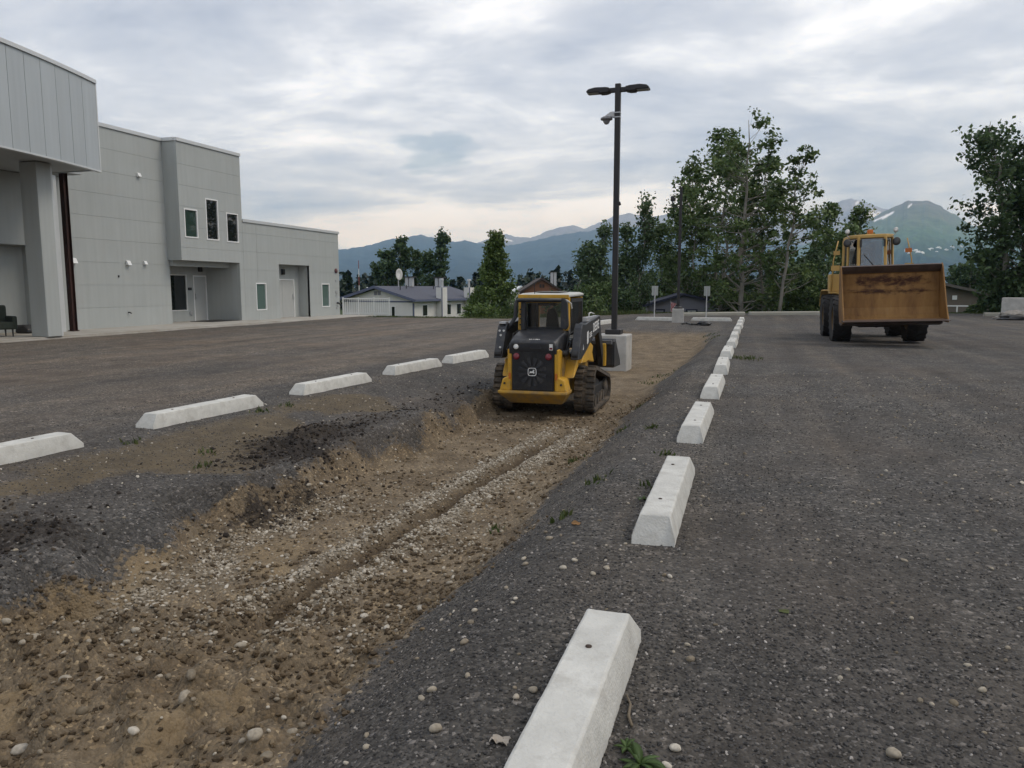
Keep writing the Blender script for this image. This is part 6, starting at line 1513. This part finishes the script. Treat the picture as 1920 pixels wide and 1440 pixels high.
M_MB = mount_mat('bare_ridge', (.06, .075, .05), (.15, .14, .115), (.24, .21, .185), 200, 500, 1000, 1)
M_MC = mount_mat('green_mountain', (.018, .034, .022), (.085, .135, .055), (.19, .145, .12), 90, 340, 780, 1)
ridge('mountain_front', [(-900, 500), (-200, 492), (300, 484), (560, 474), (638, 468), (690, 461), (720, 452), (755, 445), (790, 440), (815, 447), (850, 454), (872, 450), (905, 458), (940, 462), (985, 454), (1050, 441), (1110, 432), (1160, 424), (1230, 428), (1300, 436), (1380, 446), (1450, 452), (1520, 462), (1600, 474), (1700, 484), (1900, 492), (2300, 500), (2900, 505)], 7600, 3600, M_MA, 3)
ridge('mountain_far', [(600, 500), (780, 480), (880, 462), (905, 452), (930, 443), (950, 439), (975, 445), (995, 446), (1020, 436), (1048, 426), (1072, 422), (1095, 430), (1120, 420), (1145, 407), (1180, 400), (1215, 408), (1260, 398), (1300, 404), (1350, 396), (1400, 404), (1450, 398), (1500, 404), (1545, 392), (1575, 378), (1596, 371), (1612, 375), (1630, 383), (1662, 393), (1700, 398), (1760, 410), (1850, 430), (2000, 450), (2400, 480)], 11500, 7000, M_MB, 7, snow=[(1628, 402, 1640, 394, 2.0), (1622, 408, 1650, 400, 1.6), (1606, 382, 1609, 378, 1.5), (1640, 406, 1648, 398, 1.6), (945, 448, 960, 452, 1.0)])
ridge('mountain_green', [(1380, 492), (1480, 470), (1560, 440), (1620, 416), (1660, 395), (1685, 384), (1702, 377), (1722, 375), (1742, 377), (1762, 386), (1790, 402), (1825, 425), (1870, 450), (1930, 468), (2100, 480), (2500, 490)], 6600, 2600, M_MC, 9, snow=[(1640, 414, 1675, 398, 1.2), (1655, 410, 1673, 399, 1.3), (1703, 388, 1709, 383, .9)], amp=.26)
# pale houses strewn over the lower slope of the green mountain
hm = MB().prism([(-7, 0), (7, 0), (7, 6), (0, 10), (-7, 6)], 'y', 0, 12); ho = hm.build('hillside_house', M_FRAMEW); hme = ho.data; bpy.data.objects.remove(ho)
r4 = random.Random(12); dep_g = bpy.context.evaluated_depsgraph_get
bpy.context.view_layer.update()
mg = bpy.data.objects['mountain_green']
for px, py in ((1702, 471), (1707, 475), (1713, 471), (1725, 474), (1731, 475), (1744, 469), (1748, 467), (1762, 466), (1786, 464), (1802, 463), (1720, 470), (1757, 472), (1775, 470)):
    dd = ray(px, py).normalized(); hit, loc, nr_, fi = mg.ray_cast(Vector((0, 0, EYE)), dd)
    if not hit: continue
    o = bpy.data.objects.new('hillside_house', hme); link(o); o.location = loc - Vector((0, 0, 4)); o.rotation_euler = (0, 0, r4.uniform(0, 3)); o.scale = (r4.uniform(.8, 1.5),) * 3
    tag(o, 'tiny pale house on the wooded slope of the green mountain', 'house', 'houses on the mountain slope')
# ------------------------------------------------------------------ haze: one closed box of even air
hz = MB().box(-17000, 17000, -17000, 17000, -10.5, 1430).build('haze', bpy.data.materials.new('haze_air')); tag(hz, 'thin bluish haze in the air', None, None, 'stuff')
hmtl = hz.data.materials[0]; hmtl.use_nodes = True; hn = hmtl.node_tree.nodes; hl_ = hmtl.node_tree.links; hn.clear()
pv = hn.new('ShaderNodeVolumePrincipled'); pv.inputs['Color'].default_value = (.38, .63, 1.0, 1); pv.inputs['Absorption Color'].default_value = (1, 1, 1, 1); pv.inputs['Density'].default_value = 0.000095; pv.inputs['Anisotropy'].default_value = .1
ho_ = hn.new('ShaderNodeOutputMaterial'); hl_.new(pv.outputs[0], ho_.inputs['Volume'])
hz.display_type = 'WIRE'
